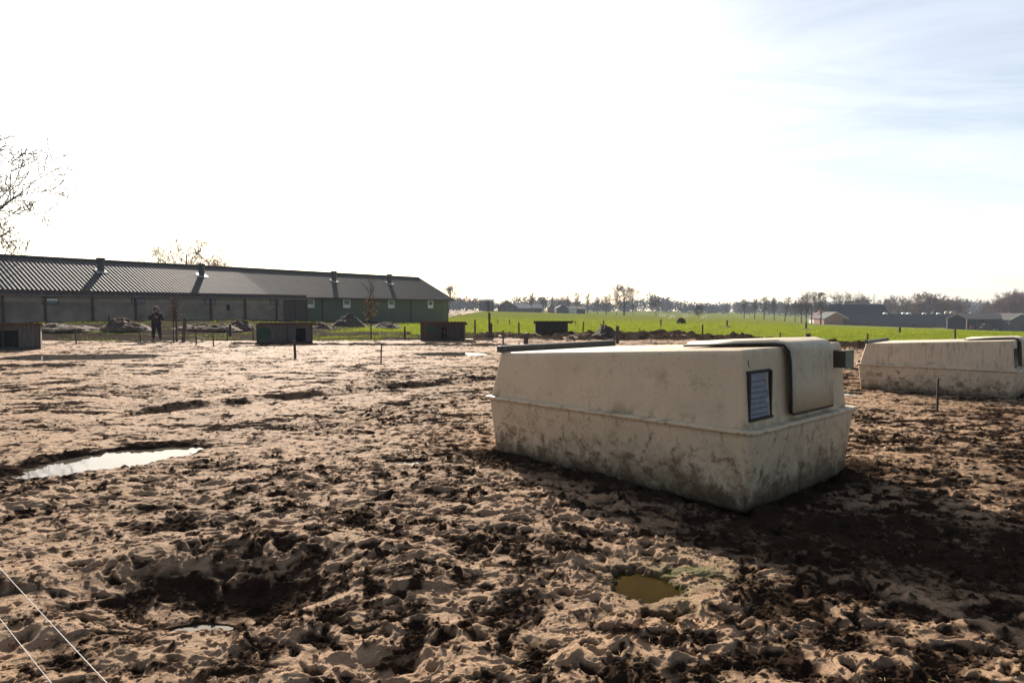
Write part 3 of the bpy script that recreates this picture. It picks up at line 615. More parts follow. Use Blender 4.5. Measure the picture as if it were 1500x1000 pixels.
# ------------------------------------------------------------ wooden shelters
def shelter(label, pxl, pxr, py, hgt, depth, wall, roof, door=None, patch=None, ramp=False, over=(.12, .12), rot=0, roofthk=.05):
    c = gp((pxl+pxr)/2, py); sc_ = c.y/F; wd = (pxr-pxl)*sc_
    t = thing('wooden_shelter', label, 'animal shelter', (c.x, c.y, c.z-.03), R(rot), 'wooden shelters around the paddock')
    b = MB(); n = int(wd/.14)
    for i in range(n):                                # vertical boards of slightly different length
        x = -wd/2+wd*(i+.5)/n; 
        if door and door[0] < (x+wd/2)/wd < door[1]:
            b.box((x, .01, hgt*.88), (wd/n-.008, .03, hgt*.24)); continue
        hh = hgt-.0*random.random(); b.box((x, random.uniform(-.006, .006), hh/2), (wd/n-.010, .03, hh))
    b.box((0, depth, hgt*.46), (wd, .04, hgt*.92)).box((-wd/2+.02, depth/2, hgt*.47), (.04, depth, hgt*.94)).box((wd/2-.02, depth/2, hgt*.47), (.04, depth, hgt*.94))
    b.build('walls', wall, t)
    b = MB(); b.box((0, -.02, .06), (wd+.04, .05, .12)); b.box((-wd/2-.0, -.03, hgt/2), (.07, .05, hgt)); b.box((wd/2, -.03, hgt/2), (.07, .05, hgt)); b.box((wd*.05, -.03, hgt*.47), (.05, .04, hgt*.94)); b.build('frame', M['wood'], t)
    if door: MB().box((wd*((door[0]+door[1])/2-.5), .06, hgt*.4), (wd*(door[1]-door[0]), .02, hgt*.74)).build('doorway', M['black'], t)
    if patch:
        k = patch; pts = [(k[0]+k[2]*math.cos(a_*.35), -.035, k[1]+k[2]*.9*math.sin(a_*.35)) for a_ in range(18)]
        MB().prism(pts, None, (0, -.008, 0)).build('hatch', M['greenpaint'], t)
    # corrugated roof sheet, sloping back
    vs = []; fs = []; N = int((wd+over[0]+over[1])/.045)
    for j, (y, z) in enumerate(((-.22, hgt+.05), (depth+.2, hgt-.10))):
        for i in range(N+1):
            x = -wd/2-over[0]+(wd+over[0]+over[1])*i/N; vs.append((x, y, z+.014*math.sin(i*1.57)))
    for i in range(N): fs.append((i, i+1, N+2+i, N+1+i))
    m0 = len(vs); vs += [(a_, b2, c_-roofthk) for a_, b2, c_ in vs[:]]; fs += [tuple(m0+k for k in f[::-1]) for f in fs[:]]
    for i in range(N): fs.append((i, m0+i, m0+i+1, i+1)); fs.append((N+1+i, N+2+i, m0+N+2+i, m0+N+1+i))
    fs += [(0, N+1, m0+N+1, m0), (N, m0+N, m0+2*N+1, 2*N+1)]
    mesh_obj('roof', vs, fs, roof, t)
    if ramp: MB().box((wd*.20, -.25, hgt*.36), (wd*.62, .16, .04), Matrix.Rotation(R(22), 3, 'Y')).build('ramp_board', M['wood_grey'], t)
    return t
shelter('grey wooden shelter cut off by the left edge with a wide black doorway', -52, 47, 512, 1.05, 1.4, M['wood_grey'], M['rustroof'], door=(.22, .76), rot=31)
shelter('grey shelter with a green hatch and black doorway, nearest the long barn', 379, 455, 503, .98, 1.2, M['wood_grey'], M['rustroof'], door=(.72, .88), patch=(-.95, .55, .30), over=(-.05, .2), rot=17)
shelter('brown boarded shelter with a slanting ramp board, by the barn corner', 617, 679, 499, .97, 1.3, M['wood_red'], M['rustroof'], door=(.48, .62), patch=(-.55, .62, .22), ramp=True)
shelter('dark shelter with an overhanging flat roof standing at the edge of the green field', 785, 831, 490, .86, 1.2, M['wood'], M['rustroof'], over=(.15, .42))

# ------------------------------------------------------------ heaps
def heap(name, label, cat, px, py, wpx, hpx, depth, m, seed, group=None):
    c = gp(px, py); s = c.y/F; rx = wpx*s/2; hz = hpx*s; n, k = 64, 24; vs = [(0, 0, hz)]; fs = []
    x = []; 
    for j in range(1, k+1):
        for i in range(n):
            a = 2*math.pi*i/n; r = j/k; X = rx*r*math.cos(a); Y = depth*r*math.sin(a)
            nzv = float(fbm(np.array([X*1.0+seed]), np.array([Y+seed*2.]), 1.6/max(rx, .3)*1.2, 4, seed)[0])
            f = (1-r**1.4); fine = float(fbm(np.array([X*1.0+seed]), np.array([Y*1.0]), 4.5, 4, seed, .7)[0])-.5; z = hz*f*(.35+1.3*nzv)+.28*fine*(.4+f)*min(1, hz*2)-.05*(r > .9)
            wob = 1+.25*(float(fbm(np.array([math.cos(a)*2+seed]), np.array([math.sin(a)*2.]), 1.0, 3, seed)[0])-.5)
            vs.append((X*wob, Y*wob, z))
    for i in range(n): fs.append((0, 1+i, 1+(i+1) % n))
    for j in range(k-1):
        for i in range(n): fs.append((1+j*n+i, 1+(j+1)*n+i, 1+(j+1)*n+(i+1) % n, 1+j*n+(i+1) % n))
    o = mesh_obj(name, vs, fs, m, None, True); o.location = c; tag(o, label, cat, group); return o
heap('soil_heap', 'black heap of soil on the muddy strip, right of the overhanging shelter', 'heap', 888, 494, 44, 15, 1.2, M['soilheap'], 3)
heap('sand_mound', 'long low brown mound at the foot of the barn behind the left shelter', 'mound', 95, 483, 110, 9, 1.6, M['sandheap'], 4)
heap('sand_mound', 'pale brown mound left of the standing person', 'mound', 183, 483, 75, 15, 1.6, M['sandheap'], 5)
heap('sand_mound', 'flat grey-brown mound behind the wire fence right of the person', 'mound', 300, 483, 110, 10, 1.4, M['sandheap'], 6)
heap('sand_mound', 'small pointed mound just left of the shelter with the green hatch', 'mound', 352, 482, 42, 12, 1.2, M['sandheap'], 7)
heap('soil_heap', 'dark soil heap against the green cladding beside the rusty-leaved sapling', 'heap', 510, 478, 52, 16, 1.8, M['soilheap'], 8)
heap('soil_heap', 'low dark soil heap right of the rusty-leaved sapling', 'heap', 566, 481, 48, 8, 1.5, M['soilheap'], 9)
heap('sand_mound', 'brown mound right behind the shelter with the green hatch', 'mound', 468, 480, 34, 7, 1.2, M['sandheap'], 10)
heap('molehill', 'flat dark molehill around the post in the middle of the field', 'molehill', 1064, 480, 26, 2.5, .8, M['soilheap'], 12, 'molehills on the field')
heap('molehill', 'flat dark molehill around the post in front of the tree grove', 'molehill', 1182, 483.5, 24, 2.5, .8, M['soilheap'], 13, 'molehills on the field')

# ------------------------------------------------------------ fences and stakes
def post(mb, loc, h, r, lean=0, n=7):
    l = Vector(loc); mb.tube([l+Vector((0, 0, -.1)), l+Vector((lean*h*.5, 0, h*.5)), l+Vector((lean*h, 0, h*.97)), l+Vector((lean*h, 0, h))], [r*1.03, r, r*.95, r*.6], n)
    return mb
def fence(label, items, mt, wires=(.35, .75), extend=True):
    pts = [gp(px, py) for px, pt, py, r in items]
    t = thing('wire_fence', label, 'fence', tuple(pts[0]))
    hs = []
    for (px, pt, py, r), p in zip(items, pts):
        h = (py-pt)*p.y/F; hs.append(h)
        post(MB(), p-t.location, h, r, random.uniform(-.05, .05)).build('post', mt, t)
    for wz in wires:
        mb = MB(); ps = [p-t.location+Vector((0, 0, wz*h)) for p, h in zip(pts, hs)]
        q = []
        for a, b in zip(ps[:-1], ps[1:]):
            for k in range(6): f = k/6; q.append(a.lerp(b, f)-Vector((0, 0, .10*4*f*(1-f))))
        mb.tube(q+[ps[-1]], .004, 4).build('wire', M['darksteel'], t)
    return t
fence('low wire fence on thin stakes along the back of the paddock, past the person', [(60, 484, 505, .025), (111, 481, 504, .03), (205, 483, 502, .03), (287, 486, 505, .03), (312, 488, 507, .03), (333, 481, 499, .035), (371, 479, 498, .035)], M['wood'])
fence('wire fence with dark posts along the near edge of the green field', [(593, 478, 497, .05), (696, 468, 491.5, .055), (760, 472, 491, .05), (854, 471, 487.5, .05), (937, 481, 489.5, .03), (1029, 475, 492, .05), (1143, 487, 499, .04), (1271, 488, 503, .045), (1400, 480, 500, .05)], M['wood'])
fence('far row of small posts standing out in the green field', [(729, 468, 474, .05), (746, 468, 474.5, .06), (843, 470, 476, .05), (884, 469, 477.5, .07), (968, 467.5, 477.5, .08), (1065, 468.5, 479.5, .09), (1181, 472, 483, .10), (1318, 479, 488, .09)], M['wood'], wires=(.8,))
def single(name, label, cat, px, pt, py, r, lean, mt, group=None):
    p = gp(px, py); h = (py-pt)*p.y/F
    o = post(MB(), (0, 0, 0), h, r, lean).build(name, mt); o.location = p; o.location.z = tz(p.x, p.y) if p.y < 30 else p.z
    return tag(o, label, cat, group)
g_ = 'loose fence stakes in the paddock'
single('fence_stake', 'dark stake leaning slightly in front of the shelter with the green hatch', 'stake', 432, 498, 524, .045, -.04, M['wood'], g_)
single('fence_stake', 'thin short stake alone in the sand below the rusty-leaved sapling', 'stake', 557.5, 505, 532, .022, .04, M['wood'], g_)
single('fence_stake', 'black stake standing in front of the streaked far hut', 'stake', 1376.5, 552, 605, .018, .0, M['rubber'], g_)
single('fence_stake', 'slim brown stake just left of the front hut\'s rear corner', 'stake', 737, 483, 508, .035, .0, M['wood'], g_)
single('fence_post', 'thick black post rising just behind the rear beam of the front hut', 'post', 770.5, 488, 512, .10, .0, M['wood'], 'thick round fence posts')
single('fence_post', 'thick dark post beside the black soil heap', 'post', 904.5, 477, 503, .085, .0, M['wood'], 'thick round fence posts')
single('fence_post', 'thick post leaning right beside the staked young tree', 'post', 268, 465, 501, .09, .10, M['wood'], 'thick round fence posts')
single('fence_post', 'slim dark post standing at the foot of the pale mound, left of the person', 'post', 160, 461, 484, .06, .0, M['wood'], 'thick round fence posts')
single('fence_post', 'dark post just left of the small pointed mound', 'post', 337, 475, 493, .08, .0, M['wood'], 'thick round fence posts')
single('fence_post', 'black post top showing just above the lid of the front hut', 'post', 1184, 488, 503, .13, .0, M['wood'], 'thick round fence posts')
# white cords of a near electric fence, lower left
def cord(label, a, b, z):
    def on(px, py): t_ = (H-z)/((py-HY)/F); return Vector(((px-750)/F*t_, t_, z))
    p, q = on(*a), on(*b); d = (q-p).normalized(); p0_ = p-d*5; q0_ = q+d*1.2; n = 24
    pts = [p0_.lerp(q0_, i/n)-Vector((0, 0, .05*4*(i/n)*(1-i/n)-.05)) for i in range(n+1)]
    o = MB().tube([x-p for x in pts], .0015, 6).build('electric_cord', M['cord'], None, True); o.location = p
    return tag(o, label, 'cord', 'white electric fence cords')
cord('upper of the two taut white cords crossing the lower left corner', (0, 855), (120, 1000), .55)
cord('lower of the two taut white cords, cutting only the very corner', (0, 940), (42, 1000), .35)

# ------------------------------------------------------------ trees
def grow(seed, kind):
    """returns (trunk MB, crown MB) of a bare tree of height about 1"""
    rn = random.Random(seed); T, Cw = MB(), MB()
    P = dict(oak=dict(n1=12, up=.45, len1=.50, st=.24, tr=.030, lv=4, nk=(8, 7, 5), tw=.0024, sp=1.0),
             tall=dict(n1=16, up=.85, len1=.26, st=.32, tr=.020, lv=4, nk=(7, 5, 4), tw=.0026, sp=.8),
             small=dict(n1=12, up=.45, len1=.36, st=.40, tr=.022, lv=4, nk=(8, 6, 5), tw=.0030, sp=1.0),
             dense=dict(n1=20, up=.45, len1=.50, st=.08, tr=.022, lv=4, nk=(8, 7, 5), tw=.0030, sp=1.1),
             vase=dict(n1=7, up=.8, len1=.60, st=.30, tr=.034, lv=4, nk=(8, 6, 5), tw=.0026, sp=.9),
             open=dict(n1=8, up=.75, len1=.52, st=.26, tr=.032, lv=4, nk=(6, 5, 4), tw=.0024, sp=.95),
             sapling=dict(n1=14, up=1.0, len1=.20, st=.42, tr=.013, lv=3, nk=(5, 4), tw=.0022, sp=.7))[kind]
    def seg(p, d, L, r, lv):
        ns = 5 if lv == 0 else (4 if lv < 3 else 2); pts = [p]; rad = [r]
        for i in range(ns):
            j = .10 if lv == 0 else .24
            d = (d+Vector((rn.uniform(-j, j), rn.uniform(-j, j), rn.uniform(-j, j)+(.05 if lv else .03)))).normalized()
            p = p+d*L/ns; pts.append(p); rad.append(max(r*(1-.80*(i+1)/ns), P['tw']*.6))
        (T if lv == 0 else Cw).tube(pts, rad, 7 if lv == 0 else (5 if lv == 1 else 3), cap=False)
        if lv >= P['lv']: return
        n = P['n1'] if lv == 0 else P['nk'][min(lv-1, len(P['nk'])-1)]
        for k in range(n):
            f = (P['st']+(1-P['st'])*(k+.5)/n) if lv == 0 else (.22+.78*(k+rn.random())/n)
            f = min(f, .98); i = min(int(f*ns), ns-1); q = pts[i].lerp(pts[i+1], f*ns-i); dd = (pts[i+1]-pts[i]).normalized()
            a = rn.uniform(0, 6.283) if lv else k*2.4+rn.uniform(-.4, .4)
            o = dd.orthogonal().normalized(); o = Matrix.Rotation(a, 3, dd) @ o
            sp = P['sp']*rn.uniform(.7, 1.25)
            nd = (dd*(.9 if lv else .25)+o*sp+Vector((0, 0, P['up']*(.12 if lv else 1)))).normalized()
            ll = (P['len1']*(1-.55*abs(f-.45)/.55) if lv == 0 else L*.52)*rn.uniform(.7, 1.15)
            rr = r*(1-.8*f)*(.55 if lv == 0 else .5); seg(q, nd, ll, max(rr, P['tw']), lv+1)
    seg(Vector((0, 0, 0)), Vector((0, 0, 1)), 1.0 if kind in ('tall', 'sapling') else .80, P['tr'], 0)
    return T, Cw
VAR = {}
def tree_variant(kind, seed, twig='twig'):
    key = (kind, seed, twig)
    if key not in VAR:
        T, Cw = grow(seed, kind)
        a = T.build('trunk', M['bark'], None, True); b = Cw.build('crown', M[twig], None, True)
        C.objects.unlink(a); C.objects.unlink(b)
        zs = max(v.z for v in Cw.v); VAR[key] = (a.data, b.data, zs); bpy.data.objects.remove(a); bpy.data.objects.remove(b)
    return VAR[key]
def tree(kind, seed, label, px, top, Y=None, base=None, group=None, wide=1.0, twig='twig', rz=None, name=None, sink=.1):
    if Y is None: p = gp(px, base); 
    else: x = (px-750)/F*Y; p = Vector((x, Y, gz(x, Y)))
    tm, cm, zs = tree_variant(kind, seed, twig)
    ztop = H-(top-HY)/F*p.y; s = (ztop-p.z)/zs
    t = thing(name or 'bare_tree', label, 'tree', (p.x, p.y, p.z-sink), random.uniform(0, 6.28) if rz is None else rz, group); t.scale = (s*wide, s*wide, s)
    for nm, me in (('trunk', tm), ('crown', cm)):
        o = bpy.data.objects.new(nm, me); C.objects.link(o); o.parent = t
    return t
gB = 'bare trees behind the long barn'
tree('oak', 21, 'big bare tree whose branches reach in from the left edge above the barn roof', -62, 175, Y=62, wide=1.22)
tree('open', 22, 'slim forked bare tree behind the barn roof, left of the broader one', 228, 341, Y=90, group=gB, wide=.62, twig='bark')
tree('open', 23, 'broad bare tree behind the barn roof between the two left chimneys', 277, 331, Y=88, group=gB, wide=1.05, twig='bark')
tree('dense', 24, 'low bushy tree behind the barn roof, right of the broad bare one', 314, 359, Y=98, group=gB, wide=.8)
gD = 'bare trees on the far side of the green field'
for i, (k, px, top, Y, wd, lb) in enumerate([
    ('oak', 657, 414, 300, .9, 'pale bare tree rising right beside the barn\'s right end'),
    ('small', 684, 431, 380, 1.1, 'bare roundish tree left of the tall green house'),
    ('small', 697, 433, 390, .9, 'bare tree touching the left side of the tall green house'),
    ('tall', 778, 427, 330, 1.3, 'upright bushy bare tree in front of the long dark far barn'),
    ('small', 796, 433, 330, .8, 'slim bare tree left of the small pink house'),
    ('tall', 809, 434, 330, .9, 'thin bare tree in front of the small pink house'),
    ('small', 824, 433, 335, 1.0, 'bare tree behind the ridge of the low white-fronted far barn'),
    ('tall', 833, 431, 330, 1.0, 'thin bare tree against the white front of the far barn'),
    ('tall', 845, 427, 325, 1.2, 'tall bare tree before the right half of the white-fronted far barn'),
    ('tall', 860, 428, 320, 1.1, 'bare tree at the right end of the white-fronted far barn'),
    ('small', 875, 433, 310, .9, 'leftmost of the free-standing bare trees right of the far barns'),
    ('oak', 888, 429, 310, .9, 'middle-sized bare tree left of the largest tree on the field edge'),
    ('small', 903, 435, 315, .7, 'small bare tree tucked against the left of the largest field-edge tree'),
    ('oak', 914, 413, 300, 1.15, 'largest round-crowned bare tree on the field edge'),
    ('small', 927, 443, 330, .7, 'short bare tree just right of the largest field-edge tree'),
    ('small', 961, 432, 290, .95, 'lone upright bare tree left of the grazing sheep'),
    ('dense', 1023, 444, 260, 1.0, 'lone small dark round tree right of the bush in the field'),
    ('tall', 1090, 437, 270, 1.3, 'first of the five evenly spaced slender trees counted from the left'),
    ('tall', 1105, 437, 270, 1.3, 'second from the left of the five evenly spaced slender trees'),
    ('tall', 1119, 433, 268, 1.3, 'middle one of the five evenly spaced slender trees'),
    ('tall', 1134, 435, 266, 1.3, 'fourth from the left of the five evenly spaced slender trees'),
    ('tall', 1149, 434, 264, 1.3, 'rightmost of the five evenly spaced slender trees'),
    ('small', 1165, 438, 250, .9, 'shortest tree at the left of the grove beside the brick farm'),
    ('tall', 1174, 433, 248, 1.5, 'second tree from the left in the grove beside the brick farm'),
    ('tall', 1181, 436, 246, 1.3, 'third tree from the left in the grove beside the brick farm'),
    ('oak', 1189, 423, 244, .7, 'tallest tree of the grove beside the brick farm'),
    ('tall', 1202, 427, 243, 1.5, 'tree carrying a dark nest at the gable of the brick farm'),
    ('vase', 1227, 423, 310, .9, 'vase-shaped bare tree rising behind the left of the dark farm roof'),
    ('vase', 1251, 427, 310, .9, 'bare tree rising behind the middle of the dark farm roof'),
    ('vase', 1266, 423, 310, .8, 'slanting-crowned bare tree behind the right of the dark farm roof'),
    ('small', 1293, 436, 330, 1.2, 'pale bare tree at the right end of the tall dark farm roof'),
    ('oak', 1316, 429, 310, 1.0, 'dark twisted tree behind the first silver roof domes')]):
    tree(k, 31+(i*7) % 3, lb, px, top, Y=Y, group=gD, wide=wd)
for px, top, Y, k, wd, lb in [(1338, 438, 320, 'dense', 1.2, 'low arching reddish tree above the middle silver domes'), (1363, 424, 315, 'dense', 1.3, 'large reddish-brown rounded tree behind the low dark farm roof'),
    (1391, 432, 315, 'dense', 1.1, 'dark rounded tree directly behind the two beige silos'), (1453, 435, 300, 'oak', 1.0, 'small round bare tree behind the open pole barn'),
    (1478, 421, 300, 'dense', 1.0, 'tall reddish tree behind the right part of the pole barn'), (1499, 424, 300, 'dense', 1.0, 'reddish tree at the right edge of the picture')]:
    tree(k, 41, lb, px, top, Y=Y, group='reddish trees behind the brick farm', wide=wd, twig='twigred')
nest_p = at(1202.5, 430, 243); nm_ = MB()
for i in range(60):
    a = random.uniform(0, 6.28); v = Vector((random.uniform(-.5, .5), random.uniform(-.5, .5), random.uniform(-.35, .35))); nm_.tube([v, v+Vector((math.cos(a)*.6, math.sin(a)*.6, random.uniform(-.2, .2)))], .05, 4)
nst = nm_.build('bird_nest', M['bark']); nst.location = nest_p; tag(nst, 'dark bird nest high in the tree at the brick farm gable', 'nest')
# young trees in the paddock
def leaves(parent, n, zr, r, seed):
    rn = random.Random(seed); vs = []; fs = []
    for i in range(n):
        z = rn.uniform(*zr); a = rn.uniform(0, 6.28); rr = r*rn.random()**.8*(1+.5*math.sin(z*40+a*3))*(1-abs(z-(zr[0]+zr[1])/2)/(zr[1]-zr[0])); c = Vector((rr*math.cos(a), rr*math.sin(a), z))
        u = Vector((rn.uniform(-1, 1), rn.uniform(-1, 1), rn.uniform(-1, 1))).normalized()*.018; v = u.orthogonal().normalized()*.012
        k = len(vs); vs += [c-u, c+v, c+u, c-v]; fs.append((k, k+1, k+2, k+3))
    return mesh_obj('leaves', vs, fs, M['leafdry'], parent)
ty = tree('sapling', 51, 'staked young tree just right of the person with few brown leaves', 254.5, 424, base=501, name='young_tree', wide=1.15); leaves(ty, 90, (.45, .95), .17, 1)
ty = tree('sapling', 52, 'young tree with a cluster of rusty dry leaves in front of the green cladding', 543, 401, base=497, name='young_tree', wide=1.0); leaves(ty, 120, (.34, .70), .17, 2)
ty = tree('sapling', 53, 'thin leafless young tree with two stakes right of the boarded shelter', 716, 415, base=491, name='young_tree', wide=.5)
single('tree_stake', 'tall thin stake tied beside the young tree near the person', 'stake', 258.5, 456, 501, .05, .0, M['wood'], 'tree stakes')
single('tree_stake', 'taller stake of the two beside the thin leafless young tree', 'stake', 717, 458, 491, .065, .0, M['wood'], 'tree stakes')
single('tree_stake', 'shorter dark stake of the two beside the thin leafless young tree', 'stake', 719.8, 473, 491.5, .06, .0, M['wood'], 'tree stakes')
# bush in the field
def leafball(n, rx, ry, rz_, size, seed):
    rn = random.Random(seed); vs = []; fs = []
    for i in range(n):
        d = Vector((rn.gauss(0, 1), rn.gauss(0, 1), abs(rn.gauss(0, 1)))).normalized()*rn.uniform(.35, 1.0)**.5
        c = Vector((d.x*rx, d.y*ry, d.z*rz_)); u = Vector((rn.uniform(-1, 1), rn.uniform(-1, 1), rn.uniform(-1, 1))).normalized()*size; v = u.orthogonal().normalized()*size*.7
        k = len(vs); vs += [c-u, c+v, c+u, c-v]; fs.append((k, k+1, k+2, k+3))
    return vs, fs
p = gp(998, 474); s = p.y/F; vs, fs = leafball(1500, 7*s, 6*s, 9*s, .06, 5)
bt = thing('bush', 'single dark rounded bush standing in the green field', 'bush', tuple(p)); mesh_obj('foliage', vs, fs, M['bush'], bt); MB().tube([(0, 0, -.1), (0, 0, .4)], .03).build('stem', M['bark'], bt)

# ------------------------------------------------------------ sheep
def sheep(px, py, label, rz):
    p = gp(px, py); t = thing('sheep', label, 'sheep', (p.x, p.y, p.z), rz, 'sheep grazing in the field'); t.scale = (1.15, 1.15, 1.15)
    vs, fs = [], []; b = MB()
    prof = [(-.52, .02, .62), (-.48, .14, .62), (-.35, .22, .62), (-.1, .25, .60), (.15, .25, .60), (.36, .22, .64), (.48, .15, .66), (.56, .10, .60), (.66, .085, .48), (.74, .09, .36), (.82, .07, .26), (.88, .035, .18)]
    b.tube([(x, 0, z) for x, r, z in prof], [r for x, r, z in prof], 10)
    for x, y in ((-.36, .12), (-.36, -.12), (.33, .11), (.33, -.11)):
        b.tube([(x, y, .55), (x-(.05 if x < 0 else -.02), y, .34), (x+(.02 if x < 0 else 0), y, .17), (x, y, 0)], [.085, .05, .03, .03], 7)
    for y in (-1, 1): b.tube([(.74, y*.05, .42), (.72, y*.16, .40)], [.03, .01], 5)
    b.tube([(-.5, 0, .66), (-.58, 0, .52)], [.035, .02], 5)
    b.build('body', M['wool'], t, True)
for px, py, lb, rz in [(969, 466, 'leftmost sheep of the close pair below the lone upright tree', .3), (975, 465.7, 'right sheep of the close pair below the lone upright tree', 2.6), (986, 467.5, 'pale sheep grazing just left of the bush', 3.3), (1004, 468, 'sheep grazing just right of the bush', .2),
                       (1033, 468.5, 'sheep below the lone small round tree', 3.0), (1094, 467.5, 'sheep at the foot of the first slender tree', .4)]: sheep(px, py, lb, rz)

# ------------------------------------------------------------ farms
def house(name, label, cat, px0, px1, Y, z_eave, z_ridge, depth, wall, roof, gable='x', rot=0, group=None, base=None, over=.3, extras=None):
    """box with pitched roof; gable='x': ridge runs across the view, 'y': gable faces the viewer. Heights above local ground"""
    xc = ((px0+px1)/2-750)/F*Y; wd = (px1-px0)/F*Y; z0 = gz(xc, Y) if base is None else base
    t = thing(name, label, cat, (xc, Y, z0-.1), R(rot), group)
    a, d = wd/2, depth
    if gable == 'x': w_ = [(-a, 0), (a, 0), (a, d), (-a, d)]
    b = MB(); b.box((0, d/2, z_eave/2), (wd, d, z_eave))
    th = .15
    if gable == 'x':
        for sx in (-a, a-.2): b.prism([(sx, 0, z_eave), (sx, d, z_eave), (sx, d/2, z_ridge)], None, (.2, 0, 0))
        b.build('walls', wall, t)
        r = MB(); k = over; sl = (z_ridge-z_eave)/(d/2)
        r.prism([(-a-k, -k, z_eave-k*sl), (-a-k, d/2, z_ridge), (-a-k, d+k, z_eave-k*sl), (-a-k, d+k, z_eave-k*sl+th), (-a-k, d/2, z_ridge+th), (-a-k, -k, z_eave-k*sl+th)], None, (wd+2*k, 0, 0))
    else:
        for sy in (0, d-.2): b.prism([(-a, sy, z_eave), (0, sy, z_ridge), (a, sy, z_eave)], None, (0, .2, 0))
        b.build('walls', wall, t)
        r = MB(); k = over; sl = (z_ridge-z_eave)/a
        r.prism([(-a-k, -k, z_eave-k*sl), (0, -k, z_ridge), (a+k, -k, z_eave-k*sl), (a+k, -k, z_eave-k*sl+th), (0, -k, z_ridge+th), (-a-k, -k, z_eave-k*sl+th)], None, (0, d+2*k, 0))
    rf = r.build('roof', roof, t)
    def win(x, z, w2, h2, m=None, nm='window', y=-.04):
        f = MB().box((x, y, z), (w2+.10, .06, h2+.10)).build(nm, M['gutter'], t); MB().box((x, y-.04, z), (w2, .05, h2)).build('pane', m or M['glass'], f); return f
    t_ = t
    if gable == 'y' and extras == 'white_verge':
        for sg in (-1, 1):
            MB().prism([(sg*(a+k), -k-.04, z_eave-k*sl-.05), (sg*(a+k), -k-.04, z_eave-k*sl+th+.03), (0, -k-.04, z_ridge+th+.03), (0, -k-.04, z_ridge-.05)], None, (0, -.06, 0)).build('barge_board', M['white'], t)
    return t, win
gF = 'far farm buildings on the left horizon'
t, win = house('tall_house', 'boxy two-storey grey-green house on the left horizon', 'house', 702, 723, 345, 5.2, 6.1, 7, M['greywall'], M['tilebrown'], 'x', group=gF)
for x in (-2, 0, 2): win(x, 3.8, .8, 1.0); win(x, 1.4, .8, 1.0)
t, win = house('farmhouse', 'gabled farmhouse with a pale sunlit left roof slope on the left horizon', 'house', 729, 757, 340, 2.5, 5.6, 12, M['brickdark'], M['roof1'], 'y', rot=0, group=gF)
for x in (-2.5, 0, 2.5): win(x, 1.3, .9, 1.2)
win(0, 3.7, .8, 1.0)
t, win = house('farm_barn', 'long dark low barn joined to the right of the gabled farmhouse', 'barn', 757, 794, 343, 2.1, 4.0, 9, M['brickdark'], M['bluegrey'], 'x', group=gF)
for x in (-4, -1, 2): win(x, 1.0, .8, .8)
t, win = house('small_house', 'small pink-walled house between the far trees', 'house', 802, 812, 350, 2.6, 4.2, 6, M['brick'], M['tilebrown'], 'y', group=gF)
win(0, 1.4, .8, .9)
t, win = house('farm_barn', 'low far barn with a dark gable and whitish front half', 'barn', 815, 832, 335, 2.5, 4.0, 12, M['bluegrey'], M['tilebrown'], 'y', group=gF)
win(-1, 1.2, .8, 1.0)
t, win = house('farm_barn', 'whitish-fronted low shed at the right end of the far barns', 'barn', 832, 857, 337, 2.3, 3.6, 8, M['greywall'], M['tilebrown'], 'x', group=gF)
MB().box((-2, -.05, 1.1), (4.2, .06, 2.0)).build('large_door', M['white'], t)
# right: brick farm
Yf = 262
t, win = house('brick_barn', 'pink brick building with a white-edged gable facing the camera', 'house', 1207, 1241.5, Yf, 1.9+.6, 4.3+.6, 9, M['brick'], M['tile'], 'y', extras='white_verge', group='brick farm on the right horizon', over=.25)
MB().box((3.3, -.03, 1.3), (.9, .05, 1.9)).build('door', M['brickdark'], t)
win(-1.2, 1.4, .9, .9)
t, win = house('farm_barn', 'tall dark-roofed barn rising behind the pink brick gable', 'barn', 1213, 1308, Yf+10, 2.0, 8.4, 15, M['brick'], M['tile'], 'x', group='brick farm on the right horizon')
for x in (0, 6): win(x, 1.2, .9, .6)
t, win = house('cottage', 'little white-walled cottage left of the pink brick gable among the grove', 'house', 1194, 1206, Yf+14, 2.6, 4.6, 6, M['white'], M['brickdark'], 'y', group='brick farm on the right horizon')
win(-.6, 1.4, .7, .9)
t, win = house('farm_barn', 'very long low dark-roofed brick shed carrying the silver domes', 'barn', 1241.6, 1411, Yf-2, 1.75, 5.1, 12, M['brickdark'], M['tile'], 'x', group='brick farm on the right horizon', base=-5.25)
for x in (-14, -6, 3, 11, 17): win(x, 1.0, 1.0, .6, M['black'])
for i, (px, py, lb) in enumerate([(1296.5, 462, 'silver dome farthest left, in front of the tall dark roof'), (1323.5, 462, 'left silver dome of the close pair beside the tall roof\'s end'), (1331, 462, 'right silver dome of the close pair beside the tall roof\'s end'),
                     (1353.5, 462.5, 'silver dome below the large reddish tree, left of the tilted pipe'), (1374.5, 462.5, 'silver dome just left of the beige silos')]):
    c = at(px, py, Yf-.5+5)
    o = MB().tube([(0, 0, -.6), (0, 0, .1), (0, 0, .15), (0, 0, .5), (0, 0, .9), (0, 0, 1.15), (0, 0, 1.22)], [.45, .45, .85, .92, .80, .45, .05], 14).build('roof_dome', M['steel'], None, True); o.location = c
    tag(o, lb, 'roof vent', 'silver vent domes on the long shed')
o = MB().tube([(-1.1, 0, -.6), (1.1, 0, .7)], .16, 8).tube([(-.2, 0, -.9), (.5, 0, .3)], .12, 8).build('feed_pipe', M['steel'], None, True); o.location = at(1363, 460, Yf+4); tag(o, 'tilted silver feed pipe above the long shed between two domes', 'pipe')
